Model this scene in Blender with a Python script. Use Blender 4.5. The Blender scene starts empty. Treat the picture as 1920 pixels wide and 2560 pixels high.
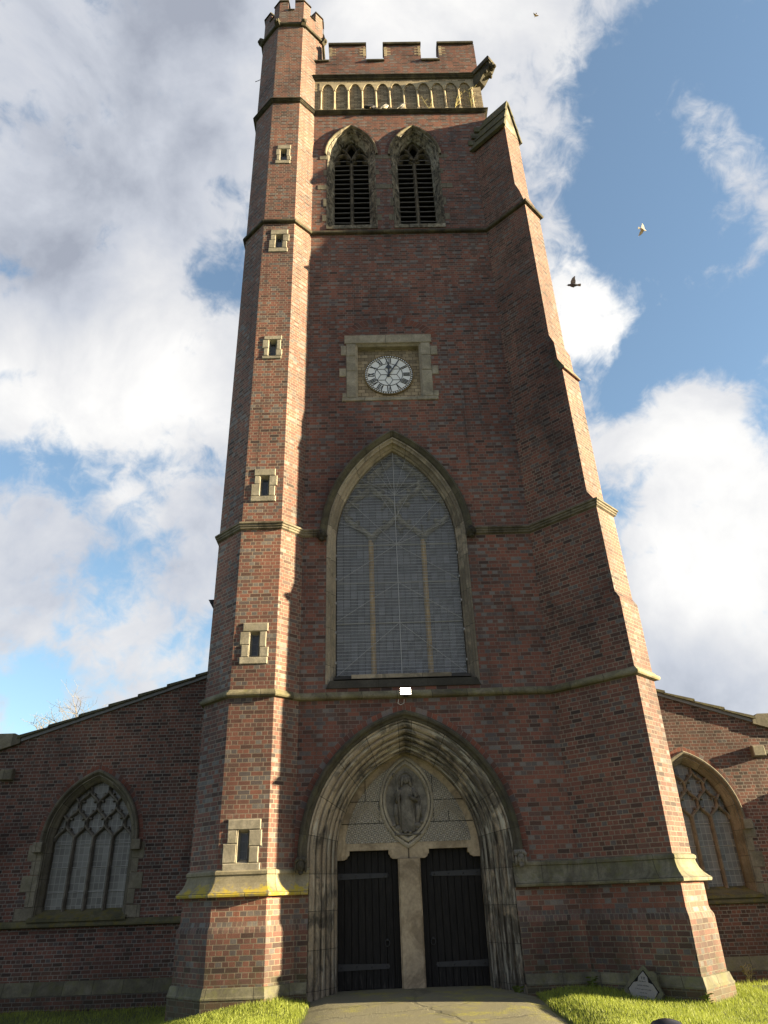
import bpy, math, random
import numpy as np
from mathutils import Vector, Matrix
from mathutils.geometry import tessellate_polygon
random.seed(7); rng = np.random.default_rng(7)
R = math.radians
SC = bpy.context.scene
COL = SC.collection

# ------------------------------------------------------------------ camera
CAM = Vector((-0.578, -15.0, 0.0))          # eye height is z = 0; the door sill lies at about -1.6
pitch, roll, yaw = 0.4960, -0.0349, 0.0201
fw = Vector((math.sin(yaw)*math.cos(pitch), math.cos(yaw)*math.cos(pitch), math.sin(pitch)))
r0 = Vector((math.cos(yaw), -math.sin(yaw), 0)); u0 = r0.cross(fw)
cr = r0*math.cos(roll)+u0*math.sin(roll); cu = -r0*math.sin(roll)+u0*math.cos(roll)
cd = bpy.data.cameras.new('camera'); cam = bpy.data.objects.new('camera', cd); COL.objects.link(cam)
cd.sensor_fit = 'VERTICAL'; cd.sensor_height = 36.0; cd.sensor_width = 27.0
cd.lens = 1768.0/2560*36; cd.clip_end = 5000; cd.clip_start = 0.05
m3 = Matrix((cr, cu, -fw)).transposed()
cam.matrix_world = Matrix.Translation(CAM) @ m3.to_4x4()
SC.camera = cam

# ------------------------------------------------------------------ light
SUN_AZ, SUN_EL = R(8.3), R(13.4)            # azimuth from +x towards the viewer
sl = bpy.data.lights.new('sun', 'SUN'); sl.energy = 5.0; sl.angle = R(0.53); sl.color = (1.0, 0.82, 0.51)
so = bpy.data.objects.new('sun', sl); COL.objects.link(so)
sdir = Vector((math.cos(SUN_EL)*math.cos(SUN_AZ), -math.cos(SUN_EL)*math.sin(SUN_AZ), math.sin(SUN_EL)))
so.rotation_euler = sdir.to_track_quat('Z', 'Y').to_euler(); so.location = (40, -20, 30)
SC.view_settings.view_transform = 'Standard'; SC.view_settings.look = 'None'
SC.view_settings.gamma = 1.0; SC.view_settings.exposure = 2.38
SC.view_settings.use_curve_mapping = False

def px_dir(x, y):
    return (fw*1768 + cr*(x-960) - cu*(y-1280)).normalized()

class NT:
    """small node-tree helper"""
    def __init__(s, tree): s.t = tree; s.n = tree.nodes; s.l = tree.links
    def node(s, typ, **kw):
        n = s.n.new(typ)
        for k, v in kw.items(): setattr(n, k, v)
        return n
    def link(s, a, b): s.l.new(a, b)
    def setin(s, sock, v):
        if hasattr(v, 'is_output'): s.link(v, sock)
        elif isinstance(v, (tuple, list)) and sock.type == 'RGBA' and len(v) == 3: sock.default_value = (*v, 1)
        else: sock.default_value = v
    def math(s, op, a, b=0.0, c=None, clamp=False):
        n = s.node('ShaderNodeMath', operation=op, use_clamp=clamp)
        s.setin(n.inputs[0], a); s.setin(n.inputs[1], b)
        if c is not None: s.setin(n.inputs[2], c)
        return n.outputs[0]
    def vmath(s, op, a, b=(0, 0, 0), out=0):
        n = s.node('ShaderNodeVectorMath', operation=op)
        s.setin(n.inputs[0], a); s.setin(n.inputs[1], b)
        return n.outputs[out]
    def mix(s, f, a, b, blend='MIX'):
        n = s.node('ShaderNodeMix', data_type='RGBA', blend_type=blend)
        s.setin(n.inputs[0], f); s.setin(n.inputs[6], a); s.setin(n.inputs[7], b)
        return n.outputs[2]
    def noise(s, vec, scale, detail=4, rough=.6, dist=0.0, col=False):
        n = s.node('ShaderNodeTexNoise'); n.inputs['Scale'].default_value = scale
        n.inputs['Detail'].default_value = detail; n.inputs['Roughness'].default_value = rough
        n.inputs['Distortion'].default_value = dist
        if vec is not None: s.link(vec, n.inputs['Vector'])
        return n.outputs[1 if col else 0]
    def ramp(s, f, stops, interp='LINEAR'):
        n = s.node('ShaderNodeValToRGB'); e = n.color_ramp; e.interpolation = interp
        while len(e.elements) < len(stops): e.elements.new(1.0)
        for el, (p, c) in zip(e.elements, stops):
            el.position = p; el.color = (*c, 1) if len(c) == 3 else c
        s.setin(n.inputs[0], f); return n.outputs[0]
    def step(s, v, a, b):
        n = s.node('ShaderNodeMapRange', interpolation_type='SMOOTHSTEP')
        s.setin(n.inputs[0], v); n.inputs[1].default_value = a; n.inputs[2].default_value = b
        return n.outputs[0]
    def mapping(s, vec, scale=(1, 1, 1), loc=(0, 0, 0)):
        n = s.node('ShaderNodeMapping'); s.link(vec, n.inputs[0])
        n.inputs['Scale'].default_value = scale; n.inputs['Location'].default_value = loc
        return n.outputs[0]

# ------------------------------------------------------------------ sky
W = bpy.data.worlds.new('World'); SC.world = W; W.use_nodes = True
w = NT(W.node_tree); w.n.clear()
wout = w.node('ShaderNodeOutputWorld'); bg = w.node('ShaderNodeBackground'); bg.inputs[1].default_value = 0.0505
w.link(bg.outputs[0], wout.inputs[0])
sky = w.node('ShaderNodeTexSky', sky_type='NISHITA'); sky.sun_disc = False
sky.sun_elevation = SUN_EL; sky.sun_rotation = math.pi/2 + SUN_AZ
sky.air_density = 1.0; sky.dust_density = 0.4; sky.ozone_density = 2.0
tc = w.node('ShaderNodeTexCoord'); D = tc.outputs['Generated']
sep = w.node('ShaderNodeSeparateXYZ'); w.link(D, sep.inputs[0])
P = D
n1 = w.noise(w.mapping(P, loc=(3.1, 1.7, 0)), 4.2, 6, .55, .25)
n2 = w.noise(w.mapping(P, loc=(8.4, 5.2, 0)), 11.0, 8, .58, .35)
n3 = w.noise(w.mapping(P, loc=(2.4, 7.7, 0)), 30.0, 8, .62, .5)
dens = w.math('ADD', w.math('MULTIPLY', w.math('SUBTRACT', n1, .5), 1.6), w.math('MULTIPLY', w.math('SUBTRACT', n2, .5), 1.5))
dens = w.math('ADD', dens, w.math('MULTIPLY', w.math('SUBTRACT', n3, .5), 1.05))
def blob(x, y, r, amp, prev):
    d = px_dir(x, y); k = 1-math.cos(math.atan(r/1900.0))
    dt = w.vmath('DOT_PRODUCT', D, tuple(d), out=1)
    g = w.math('EXPONENT', w.math('MULTIPLY', w.math('SUBTRACT', dt, 1.0), 1.0/k))
    return w.math('MULTIPLY_ADD', g, amp, prev)
for b in [(100,100,700,.48),(520,260,380,.34),(150,900,480,.44),(430,930,260,.38),(150,1580,420,.46),(430,1450,250,.26),
          (1000,40,300,.46),(1300,60,190,.44),(1460,790,150,.88),(1500,820,90,.3),(1850,1330,250,.55),(1660,1560,250,.52),(1900,1750,400,.5),
          (1700,190,70,.22),(1760,330,100,.36),(1410,360,105,.50),(1345,560,85,.34),(1900,470,100,.40),(1750,720,70,.42),(1720,1030,105,.95),(1470,1100,100,.75),
          (530,690,90,-.62),(20,690,70,-.45),(15,1170,80,-.72),(190,1180,80,-.45),(280,1400,110,-.5),(60,1720,110,-.60),(290,620,60,-.3),(330,1130,60,-.25),
          (1600,600,230,-.46),(1520,220,150,-.50),(1640,90,110,-.35),(1640,880,150,-.42),(1850,110,140,-.40),(1560,480,100,-.25),(1560,1250,70,-.35),(1700,1420,60,-.25),(1850,880,90,-.3)]:
    dens = blob(*b, dens)
dens = w.math('ADD', dens, w.math('MULTIPLY', w.step(sep.outputs[1], .15, -.5), .55))  # extra cloud cover added behind the camera to neutralise the ambient light
cov = w.step(dens, -.04, .56)
# cloud tone: thin edges and tops bright, thick undersides grey
shade = w.math('MULTIPLY_ADD', w.math('SUBTRACT', w.noise(w.mapping(P, loc=(1.0, 9.3, 0)), 5.5, 8, .56, .3), .5), 1.7, .42)
for b in [(200,700,550,.14),(150,180,500,.20),(560,330,240,.25),(150,760,170,.2),(150,1600,230,.30),(450,1380,150,.2),(1700,1720,200,.38),(1560,1700,160,.2),
          (430,930,230,-.45),(1460,760,150,-.45),(1790,1330,230,-.45),(1150,60,250,-.2),(60,1050,180,-.3),(300,1600,100,-.1)]:
    shade = blob(*b, shade)
shade = w.math('ADD', shade, w.math('MULTIPLY', w.step(sep.outputs[1], .25, -.35), .50))  # added clouds behind the camera are greyed to dim their fill light
ccol = w.ramp(shade, [(0.0, (4.1, 4.04, 3.93)), (.35, (3.2, 3.21, 3.27)), (.7, (2.35, 2.47, 2.75)), (.88, (1.85, 1.98, 2.28)), (1.0, (1.5, 1.62, 1.92))])
skyc = w.mix(1.0, sky.outputs[0], (1.08, 1.12, 1.06), 'MULTIPLY')
skyc = w.mix(.12, skyc, (1.8, 2.05, 2.4))
skyc = w.mix(w.math('MULTIPLY', cov, .97), skyc, ccol)
# below the horizon: dull ground bounce
skyc = w.mix(w.step(sep.outputs[2], -.06, .0), (.55, .52, .42), skyc)
w.link(skyc, bg.inputs[0])

# ------------------------------------------------------------------ materials
def newmat(name):
    m = bpy.data.materials.new(name); m.use_nodes = True
    t = NT(m.node_tree); b = t.n['Principled BSDF']
    return m, t, b
def bump(t, b, h, strength=.4, dist=.01):
    n = t.node('ShaderNodeBump'); n.inputs['Strength'].default_value = strength; n.inputs['Distance'].default_value = dist
    t.setin(n.inputs['Height'], h); t.link(n.outputs[0], b.inputs['Normal'])
def desat(c, k, m=1.0): g = .3*c[0]+.59*c[1]+.11*c[2]; return tuple((x*k+g*(1-k))*m for x in c)
RED = [(0, (.052, .034, .032)), (.12, (.084, .044, .036)), (.30, (.138, .058, .046)), (.48, (.205, .076, .052)), (.62, (.165, .068, .052)),
       (.74, (.104, .062, .054)), (.86, (.094, .082, .086)), (1.0, (.148, .132, .130))]
def brick(name, palette, mortar, hdr=.25, bw=.235, rh=.0845, ms=.0070, soot=.5, rough=.80, redbias=0.0, single=False, moss=0.0):
    m, t, b = newmat(name)
    uv = t.node('ShaderNodeUVMap').outputs[0]
    # slight waviness of the courses
    wob = t.noise(uv, 1.7, 2, .5, col=True)
    uvw = t.vmath('ADD', uv, t.vmath('MULTIPLY', t.vmath('SUBTRACT', wob, (.5, .5, .5)), (.014, .012, 0)))
    fine = t.noise(uv, 26, 3, .6, col=True)
    uvw = t.vmath('ADD', uvw, t.vmath('MULTIPLY', t.vmath('SUBTRACT', fine, (.5, .5, .5)), (.009, .007, 0)))
    bt = t.node('ShaderNodeTexBrick', offset=.5, offset_frequency=2, squash=(1.0 if single else .5), squash_frequency=2)
    t.link(uvw, bt.inputs['Vector'])
    bt.inputs['Color1'].default_value = (0, 0, 0, 1); bt.inputs['Color2'].default_value = (1, 1, 1, 1); bt.inputs['Mortar'].default_value = (.5, .5, .5, 1)
    bt.inputs['Scale'].default_value = 1; bt.inputs['Mortar Size'].default_value = ms; bt.inputs['Mortar Smooth'].default_value = .25
    bt.inputs['Brick Width'].default_value = bw; bt.inputs['Row Height'].default_value = rh
    s = t.node('ShaderNodeSeparateXYZ'); t.link(uvw, s.inputs[0])
    row = t.math('FLOOR', t.math('DIVIDE', s.outputs[1], rh))
    par = t.math('ABSOLUTE', t.math('MODULO', row, 2.0))          # 0 = header course
    big = t.noise(uv, .8, 4, .6)
    tint = t.math('MULTIPLY_ADD', t.math('SUBTRACT', bt.outputs[0], .5), .80, .5)
    tint = t.math('ADD', tint, t.math('MULTIPLY', t.math('SUBTRACT', 1.0, par), hdr))
    tint = t.math('ADD', tint, t.math('MULTIPLY_ADD', t.math('SUBTRACT', big, .5), .55, redbias-.08), clamp=True)
    c = t.ramp(tint, palette)
    c = t.mix(.8, c, t.ramp(t.noise(uv, 55, 3, .7), [(.25, (.55, .55, .55)), (.75, (1.35, 1.3, 1.25))]), 'MULTIPLY')
    mc = t.mix(t.noise(uv, 2.1, 4, .6), tuple(x*.45 for x in mortar), tuple(x*1.45 for x in mortar))
    c = t.mix(bt.outputs['Fac'], c, mc)
    st = t.noise(t.mapping(uv, (1.1, .45, 1)), 1.0, 6, .62, .6)
    c = t.mix(t.math('MULTIPLY', t.step(st, .50, .72), soot), c, (.030, .024, .022))
    # broad weathering: bleached and darkened areas, rain streaks, scattered pale blooms
    br_ = t.noise(t.mapping(uv, (.42, .30, 1), (7, 3, 0)), 1.0, 4, .55, .5)
    c = t.mix(1.0, c, t.ramp(br_, [(.30, (.60, .58, .60)), (.5, (1, 1, 1)), (.70, (1.36, 1.26, 1.16))]), 'MULTIPLY')
    rs = t.noise(t.mapping(uv, (5.0, .22, 1), (2, 8, 0)), 1.0, 5, .6, .2)
    c = t.mix(t.math('MULTIPLY', t.step(rs, .56, .76), .55), c, (.034, .028, .026))
    ef = t.noise(t.mapping(uv, (1.0, 1.6, 1), (12, 1, 0)), 1.9, 7, .74, .4)
    c = t.mix(t.math('MULTIPLY', t.step(ef, .62, .76), .30), c, (.27, .24, .21))
    if moss:
        mo = t.step(t.math('ADD', t.noise(uv, 2.6, 6, .65), t.math('MULTIPLY', t.step(s.outputs[1], -.6, -1.9), .35)), .55, .85)
        c = t.mix(t.math('MULTIPLY', mo, moss), c, (.045, .048, .022))
    t.link(c, b.inputs['Base Color'])
    rg = t.ramp(tint, [(0, (rough,)*3), (.7, (rough,)*3), (1, (rough*.75,)*3)])
    t.link(rg, b.inputs['Roughness']); b.inputs['Specular IOR Level'].default_value = .28
    h = t.math('ADD', t.math('MULTIPLY', bt.outputs['Fac'], -.8), t.math('MULTIPLY', t.noise(uv, 38, 4, .7), .35))
    h = t.math('ADD', h, t.math('MULTIPLY', bt.outputs[0], .35))
    bump(t, b, h, .55, .012)
    return m
def stone(name, ca, cb, stain=(.05, .045, .035), st=.5, lichen=None, li=.0, joint=0.0, white=0.0, xbias=0.0, rough=.85, scale=1.0, streak=False, lz=None, along=False):
    m, t, b = newmat(name)
    oc = t.node('ShaderNodeNewGeometry').outputs['Position']
    n = t.noise(oc, 2.4*scale, 6, .62, .4)
    c = t.mix(t.step(n, .3, .7), ca, cb)
    f = t.noise(oc, 24*scale, 5, .7)
    c = t.mix(.75, c, t.ramp(f, [(.25, (.62, .62, .62)), (.75, (1.3, 1.28, 1.24))]), 'MULTIPLY')
    s = t.noise(t.mapping(oc, (1.6, 1.6, .5 if streak else 1.2), (5, 2, 9)), 1.5*scale, 7, .66, .8)
    if xbias:
        sx = t.node('ShaderNodeSeparateXYZ'); t.link(oc, sx.inputs[0])
        s = t.math('MULTIPLY_ADD', sx.outputs[0], xbias, s)
    c = t.mix(t.math('MULTIPLY', t.step(s, .42 if along else .44, .58 if along else .62), st), c, stain)
    if white:
        wv = t.noise(t.mapping(t.node('ShaderNodeUVMap').outputs[0], (.55, 3.0, 1), (2, 7, 1)), 2.0, 8, .72, .3) if along else t.noise(t.mapping(oc, (2.2, 2.2, .9), (2, 7, 1)), 2.0, 7, .7, 1.1)
        if xbias: wv = t.math('MULTIPLY_ADD', sx.outputs[0], xbias*.22, wv)
        c = t.mix(t.math('MULTIPLY', t.step(wv, .50, .60), white), c, (.46, .44, .38))
    if lichen:
        g = t.noise(t.mapping(oc, loc=(4, 4, 4)), 4.5, 7, .72)
        if lz:                               # lichen keeps to the wet lower lip
            sz = t.node('ShaderNodeSeparateXYZ'); t.link(oc, sz.inputs[0]); g = t.math('ADD', g, t.math('MULTIPLY_ADD', t.step(sz.outputs[2], *lz), .19, -.12))
        c = t.mix(t.math('MULTIPLY', t.step(g, .48, .62), li), c, lichen)
    h = t.math('MULTIPLY', f, .5)
    if joint:
        uv = t.node('ShaderNodeUVMap').outputs[0]
        bt = t.node('ShaderNodeTexBrick', offset=.5, offset_frequency=2, squash=1.0)
        t.link(uv, bt.inputs['Vector']); bt.inputs['Scale'].default_value = 1
        bt.inputs['Color1'].default_value = (0, 0, 0, 1); bt.inputs['Color2'].default_value = (1, 1, 1, 1); bt.inputs['Mortar'].default_value = (.5,)*3+(1,)
        bt.inputs['Mortar Size'].default_value = .007; bt.inputs['Mortar Smooth'].default_value = .3
        bt.inputs['Brick Width'].default_value = joint; bt.inputs['Row Height'].default_value = 50
        tone = t.math('MULTIPLY_ADD', bt.outputs[0], .55, .72)
        cc = t.node('ShaderNodeCombineXYZ'); [t.link(tone, cc.inputs[i]) for i in range(3)]
        c = t.mix(1.0, c, cc.outputs[0], 'MULTIPLY')
        c = t.mix(t.math('MULTIPLY', bt.outputs['Fac'], .8), c, (.03, .027, .022))
        h = t.math('SUBTRACT', h, t.math('MULTIPLY', bt.outputs['Fac'], .8))
    t.link(c, b.inputs['Base Color']); b.inputs['Roughness'].default_value = rough
    b.inputs['Specular IOR Level'].default_value = .25
    bump(t, b, h, .5, .012)
    return m
def plain(name, col, rough=.6, metal=0.0, var=.25, scale=9.0):
    m, t, b = newmat(name)
    oc = t.node('ShaderNodeTexCoord').outputs['Object']
    n = t.noise(oc, scale, 5, .65)
    c = t.mix(n, tuple(x*(1-var) for x in col), tuple(x*(1+var) for x in col))
    t.link(c, b.inputs['Base Color']); b.inputs['Roughness'].default_value = rough; b.inputs['Metallic'].default_value = metal; b.inputs['Specular IOR Level'].default_value = .25
    return m

M = {}
MORT = (.20, .175, .15)
M['brick'] = brick('red_brick', [(p, desat(c, .86, 1.10)) for p, c in RED], (.175, .145, .125), soot=.42)
M['brick_turret'] = brick('red_brick_turret', [(p, desat(c, .80, 1.08)) for p, c in RED], (.23, .195, .155), ms=.0078, soot=.28, redbias=.02, hdr=.20)
M['brick_butt'] = brick('dark_red_brick', [(p, desat(c, .84, .96)) for p, c in RED], (.19, .16, .13), ms=.0085, soot=.55, hdr=.16, redbias=-.04)
M['brick_base'] = brick('weathered_base_brick', [(p, tuple((.76*x+.24*(sum(c)/3))*.95 for x in c)) for p, c in RED], (.19, .17, .13), soot=.5, hdr=.14, moss=.55)
M['brick_soldier'] = brick('header_brick', [(p, tuple((.45*x+.55*(sum(c)/3))*.95 for x in c)) for p, c in RED], (.16, .14, .11), single=True, bw=.083, rh=.30, soot=.3)
M['brick_ring'] = brick('arch_brick', RED, (.17, .14, .12), single=True, bw=.12, rh=.30, soot=.35, redbias=-.05)
M['brick_nave'] = brick('dark_nave_brick', [(p, desat(c, .80, .92)) for p, c in RED], (.21, .195, .175), soot=.40, hdr=.08, redbias=-.05, ms=.0085, moss=.25)
CREAM = [(0, (.22, .175, .115)), (.3, (.34, .28, .19)), (.6, (.42, .35, .245)), (1, (.49, .42, .31))]
M['cream_brick'] = brick('cream_brick', CREAM, (.09, .075, .05), hdr=.0, single=True, soot=.30, ms=.009)
M['cream_stone'] = stone('cream_stone', (.46, .39, .27), (.36, .305, .22), st=.3)
M['clock_block'] = brick('clock_back_blocks', [(0, (.20, .17, .125)), (.5, (.33, .28, .20)), (1, (.43, .37, .28))], (.085, .07, .045), hdr=0, single=True, bw=.19, rh=.11, soot=.35)
M['string_dark'] = stone('dark_string_stone', (.085, .075, .05), (.04, .036, .028), st=.6, lichen=(.16, .14, .07), li=.25, joint=.62, stain=(.02, .018, .016))
M['string_tan'] = stone('tan_string_stone', (.25, .215, .16), (.12, .105, .08), st=.65, lichen=(.15, .145, .08), li=.25, joint=.7)
M['string_moss'] = stone('mossy_string_stone', (.23, .205, .145), (.12, .11, .07), st=.5, lichen=(.16, .15, .06), li=.45, joint=.75)
M['offset'] = stone('offset_stone', (.25, .23, .17), (.13, .125, .085), st=.55, lichen=(.15, .145, .055), li=.5, joint=1.1, streak=True)
M['offset_yellow'] = stone('lichen_offset_stone', (.30, .265, .19), (.22, .195, .13), st=.25, lichen=(.42, .32, .03), li=.9, joint=1.1, lz=(.42, .06))
M['plinth'] = stone('plinth_stone', (.155, .147, .11), (.095, .09, .062), st=.5, lichen=(.12, .12, .05), li=.5, joint=.7)
M['stone'] = stone('pale_stone', (.37, .335, .27), (.26, .235, .19), st=.3, lichen=(.22, .20, .11), li=.2)
M['stone_jamb'] = stone('warm_window_stone', (.38, .325, .25), (.27, .235, .185), st=.5, joint=.85, xbias=.07, stain=(.045, .04, .035))
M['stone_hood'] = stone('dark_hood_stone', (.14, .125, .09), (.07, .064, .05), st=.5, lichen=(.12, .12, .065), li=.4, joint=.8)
M['stone_hood_lit'] = stone('sunlit_hood_stone', (.34, .295, .215), (.17, .15, .115), st=.65, lichen=(.26, .23, .12), li=.3, joint=.6)  # paler copy of the hood stone, with sunlight put into its colour
M['portal'] = stone('portal_stone', (.38, .315, .235), (.25, .21, .165), st=.90, joint=.62, white=.6, xbias=.04, stain=(.068, .062, .054), along=True)
M['portal_hood'] = stone('portal_hood_stone', (.105, .095, .07), (.06, .055, .045), st=.5, lichen=(.14, .14, .07), li=.3, joint=.9, stain=(.04, .036, .03))
M['trumeau'] = stone('smooth_door_stone', (.46, .375, .265), (.35, .285, .205), st=.55, stain=(.11, .08, .05), scale=.8)
M['belfry'] = stone('sooty_belfry_stone', (.27, .235, .18), (.10, .09, .07), st=.97, stain=(.022, .02, .018), white=.35, scale=2.4, joint=.55)
M['tracery_dark'] = stone('sooty_tracery', (.16, .135, .10), (.07, .06, .05), st=.7, stain=(.025, .022, .02), scale=2)
M['tracery'] = stone('brown_tracery', (.20, .185, .16), (.12, .112, .10), st=.4, scale=2)
M['tracery_main'] = stone('pale_decayed_tracery', (.34, .32, .25), (.07, .06, .05), st=.45, scale=2.6)
M['mullion_tan'] = stone('orange_tan_mullion', (.52, .35, .16), (.40, .28, .14), st=.4, scale=1.5)
M['sill_dark'] = stone('black_sill_stone', (.075, .07, .062), (.05, .047, .042), st=.4, joint=1.05, stain=(.03, .028, .025))
M['nave_stone'] = stone('grey_nave_stone', (.215, .195, .155), (.135, .125, .10), st=.35, lichen=(.13, .125, .07), li=.3, joint=.6)
M['nave_sill'] = stone('mossy_nave_sill', (.13, .12, .07), (.07, .07, .04), st=.5, lichen=(.13, .11, .02), li=.7)
M['relief'] = stone('dark_relief_stone', (.25, .23, .20), (.13, .122, .11), st=.4, scale=2)
M['mandorla'] = stone('mandorla_stone', (.44, .39, .31), (.30, .27, .22), st=.3)
M['slate'] = stone('roof_slab', (.10, .095, .06), (.06, .058, .04), st=.4, lichen=(.13, .12, .045), li=.5)
M['lead'] = plain('lead', (.16, .165, .17), .5, .3)
M['black_wood'] = plain('black_door_wood', (.0085, .0078, .0078), .75, 0, .5, 6)
def door_mat():
    m, t, b = newmat('black_door_wood'); oc = t.node('ShaderNodeNewGeometry').outputs['Position']
    g = t.noise(t.mapping(oc, (14, 14, 1.1)), 3.0, 6, .7); s_ = t.noise(t.mapping(oc, (2, 2, .8), (3, 1, 2)), 1.6, 6, .7)
    c = t.mix(t.step(g, .35, .8), (.006, .0055, .0055), (.022, .020, .019)); c = t.mix(t.math('MULTIPLY', t.step(s_, .58, .72), .35), c, (.04, .036, .032))
    sz = t.node('ShaderNodeSeparateXYZ'); t.link(oc, sz.inputs[0])
    sc = t.step(t.math('ADD', g, t.math('MULTIPLY', t.step(sz.outputs[2], -.9, -1.6), .22)), .72, .86); c = t.mix(t.math('MULTIPLY', sc, .5), c, (.075, .068, .06))
    t.link(c, b.inputs['Base Color']); b.inputs['Roughness'].default_value = .7; b.inputs['Specular IOR Level'].default_value = .25
    bump(t, b, g, .5, .006); return m
M['black_wood'] = door_mat()
M['iron'] = plain('door_iron', (.045, .046, .05), .5, .4)
M['dark_iron'] = plain('dark_iron', (.02, .02, .022), .5, .4)
M['louver'] = plain('weathered_louver', (.12, .11, .10), .8, 0, .5)
M['void'] = plain('dark_interior', (.006, .006, .006), .9)
M['wire'] = plain('galvanised_wire', (.50, .51, .53), .55, .2, .2, 4)
M['guard_bar'] = plain('pale_guard_bar', (.40, .40, .40), .45, .2)
M['clock_white'] = plain('opal_dial', (.80, .81, .82), .35, 0, .05)
M['clock_black'] = plain('clock_black', (.018, .018, .022), .5)
M['clock_hand'] = plain('clock_hand_grey', (.06, .07, .09), .45)
M['clock_gold'] = plain('dull_gold', (.26, .19, .09), .45, .4)
M['bollard'] = plain('dark_bollard', (.022, .021, .028), .35, 0, .3)
M['marble'] = plain('grey_marble', (.19, .18, .175), .5, 0, .15, 30)
M['memstone'] = stone('memorial_stone', (.13, .125, .09), (.075, .075, .05), st=.4, lichen=(.10, .11, .05), li=.4, scale=3)
M['bird_grey'] = plain('grey_feathers', (.16, .155, .16), .8, 0, .4, 25)
M['bird_dark'] = plain('dark_feathers', (.045, .045, .055), .7, 0, .3, 25)
M['bird_white'] = plain('white_feathers', (.42, .39, .34), .8, 0, .15, 25)
M['bark'] = plain('pale_bark', (.17, .145, .11), .9, 0, .3, 5)
M['weed'] = plain('dry_weed', (.42, .36, .16), .9, 0, .3, 8)
M['weed_green'] = plain('green_weed', (.11, .15, .03), .8, 0, .4, 12)
M['leaf'] = plain('orange_leaf', (.72, .38, .14), .7)
M['cable'] = plain('white_cable', (.6, .58, .53), .6)

def glass_mat(name, base, lead, gx, gy, rough, spec, lw=.011, tone=0.3):
    m, t, b = newmat(name)
    uv = t.node('ShaderNodeUVMap').outputs[0]
    bt = t.node('ShaderNodeTexBrick', offset=0.0, squash=1.0); t.link(uv, bt.inputs['Vector'])
    bt.inputs['Scale'].default_value = 1; bt.inputs['Mortar Size'].default_value = lw; bt.inputs['Mortar Smooth'].default_value = .2
    bt.inputs['Brick Width'].default_value = gx; bt.inputs['Row Height'].default_value = gy
    bt.inputs['Color1'].default_value = (0, 0, 0, 1); bt.inputs['Color2'].default_value = (1, 1, 1, 1); bt.inputs['Mortar'].default_value = (.5, .5, .5, 1)
    k = t.math('MULTIPLY_ADD', bt.outputs[0], tone, 1-tone*.5)
    k = t.math('MULTIPLY', k, t.math('MULTIPLY_ADD', t.noise(uv, 1.3, 4, .6), .9, .55))
    cc = t.node('ShaderNodeCombineXYZ'); [t.link(k, cc.inputs[i]) for i in range(3)]
    c = t.mix(1.0, base, cc.outputs[0], 'MULTIPLY')
    c = t.mix(bt.outputs['Fac'], c, lead)
    t.link(c, b.inputs['Base Color']); b.inputs['Roughness'].default_value = rough
    b.inputs['Specular IOR Level'].default_value = spec
    bump(t, b, t.math('ADD', bt.outputs[0], t.noise(uv, 5, 3, .5)), .35, .012)
    return m
M['glass_dark'] = glass_mat('leaded_dark_glass', (.085, .09, .10), (.015, .015, .016), .16, .21, .28, .55, .010, 1.0)
M['glass_slit'] = glass_mat('slit_glass', (.02, .022, .026), (.05, .052, .055), .1, .16, .15, .6, .008)
M['glass_nave'] = glass_mat('clouded_sheet_glass', (.125, .128, .125), (.24, .24, .23), .125, .165, .3, .5, .0075, .6)

# tympanum diaper carving
def diaper():
    m, t, b = newmat('diaper_carved_stone')
    uv = t.node('ShaderNodeUVMap').outputs[0]; oc = t.node('ShaderNodeNewGeometry').outputs['Position']
    rot = t.node('ShaderNodeMapping'); t.link(uv, rot.inputs[0]); rot.inputs['Rotation'].default_value = (0, 0, R(45))
    v = t.node('ShaderNodeTexVoronoi', feature='F1'); v.inputs['Randomness'].default_value = 0.0; v.inputs['Scale'].default_value = 10.5
    t.link(rot.outputs[0], v.inputs['Vector'])
    d = v.outputs['Distance']
    ringg = t.math('ABSOLUTE', t.math('SUBTRACT', d, .34)); ring = t.step(ringg, .10, .03)
    boss = t.step(d, .2, .12); grid = t.step(d, .50, .62)
    dark = t.math('MAXIMUM', ring, grid)  # carved grooves: occlusion shade and some dirt painted into the colour
    base = t.mix(t.noise(oc, 3, 6, .65), (.48, .435, .36), (.36, .33, .28))
    sx = t.node('ShaderNodeSeparateXYZ'); t.link(oc, sx.inputs[0])
    s = t.step(t.math('MULTIPLY_ADD', sx.outputs[0], .16, t.noise(oc, 1.8, 6, .65)), .5, .75)
    base = t.mix(t.math('MULTIPLY', s, .6), base, (.22, .205, .185))
    c = t.mix(t.math('MULTIPLY', dark, .72), base, (.085, .075, .06)); c = t.mix(t.math('MULTIPLY', boss, .3), c, (.46, .41, .32))
    t.link(c, b.inputs['Base Color']); b.inputs['Roughness'].default_value = .9
    bump(t, b, t.math('SUBTRACT', boss, dark), .8, .02)
    return m
M['diaper'] = diaper()
def emis():
    m, t, b = newmat('lit_lamp_panel')
    b.inputs['Base Color'].default_value = (.9, .88, .8, 1); b.inputs['Emission Color'].default_value = (1, .86, .62, 1); b.inputs['Emission Strength'].default_value = 14
    return m
M['lamp'] = emis()
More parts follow.
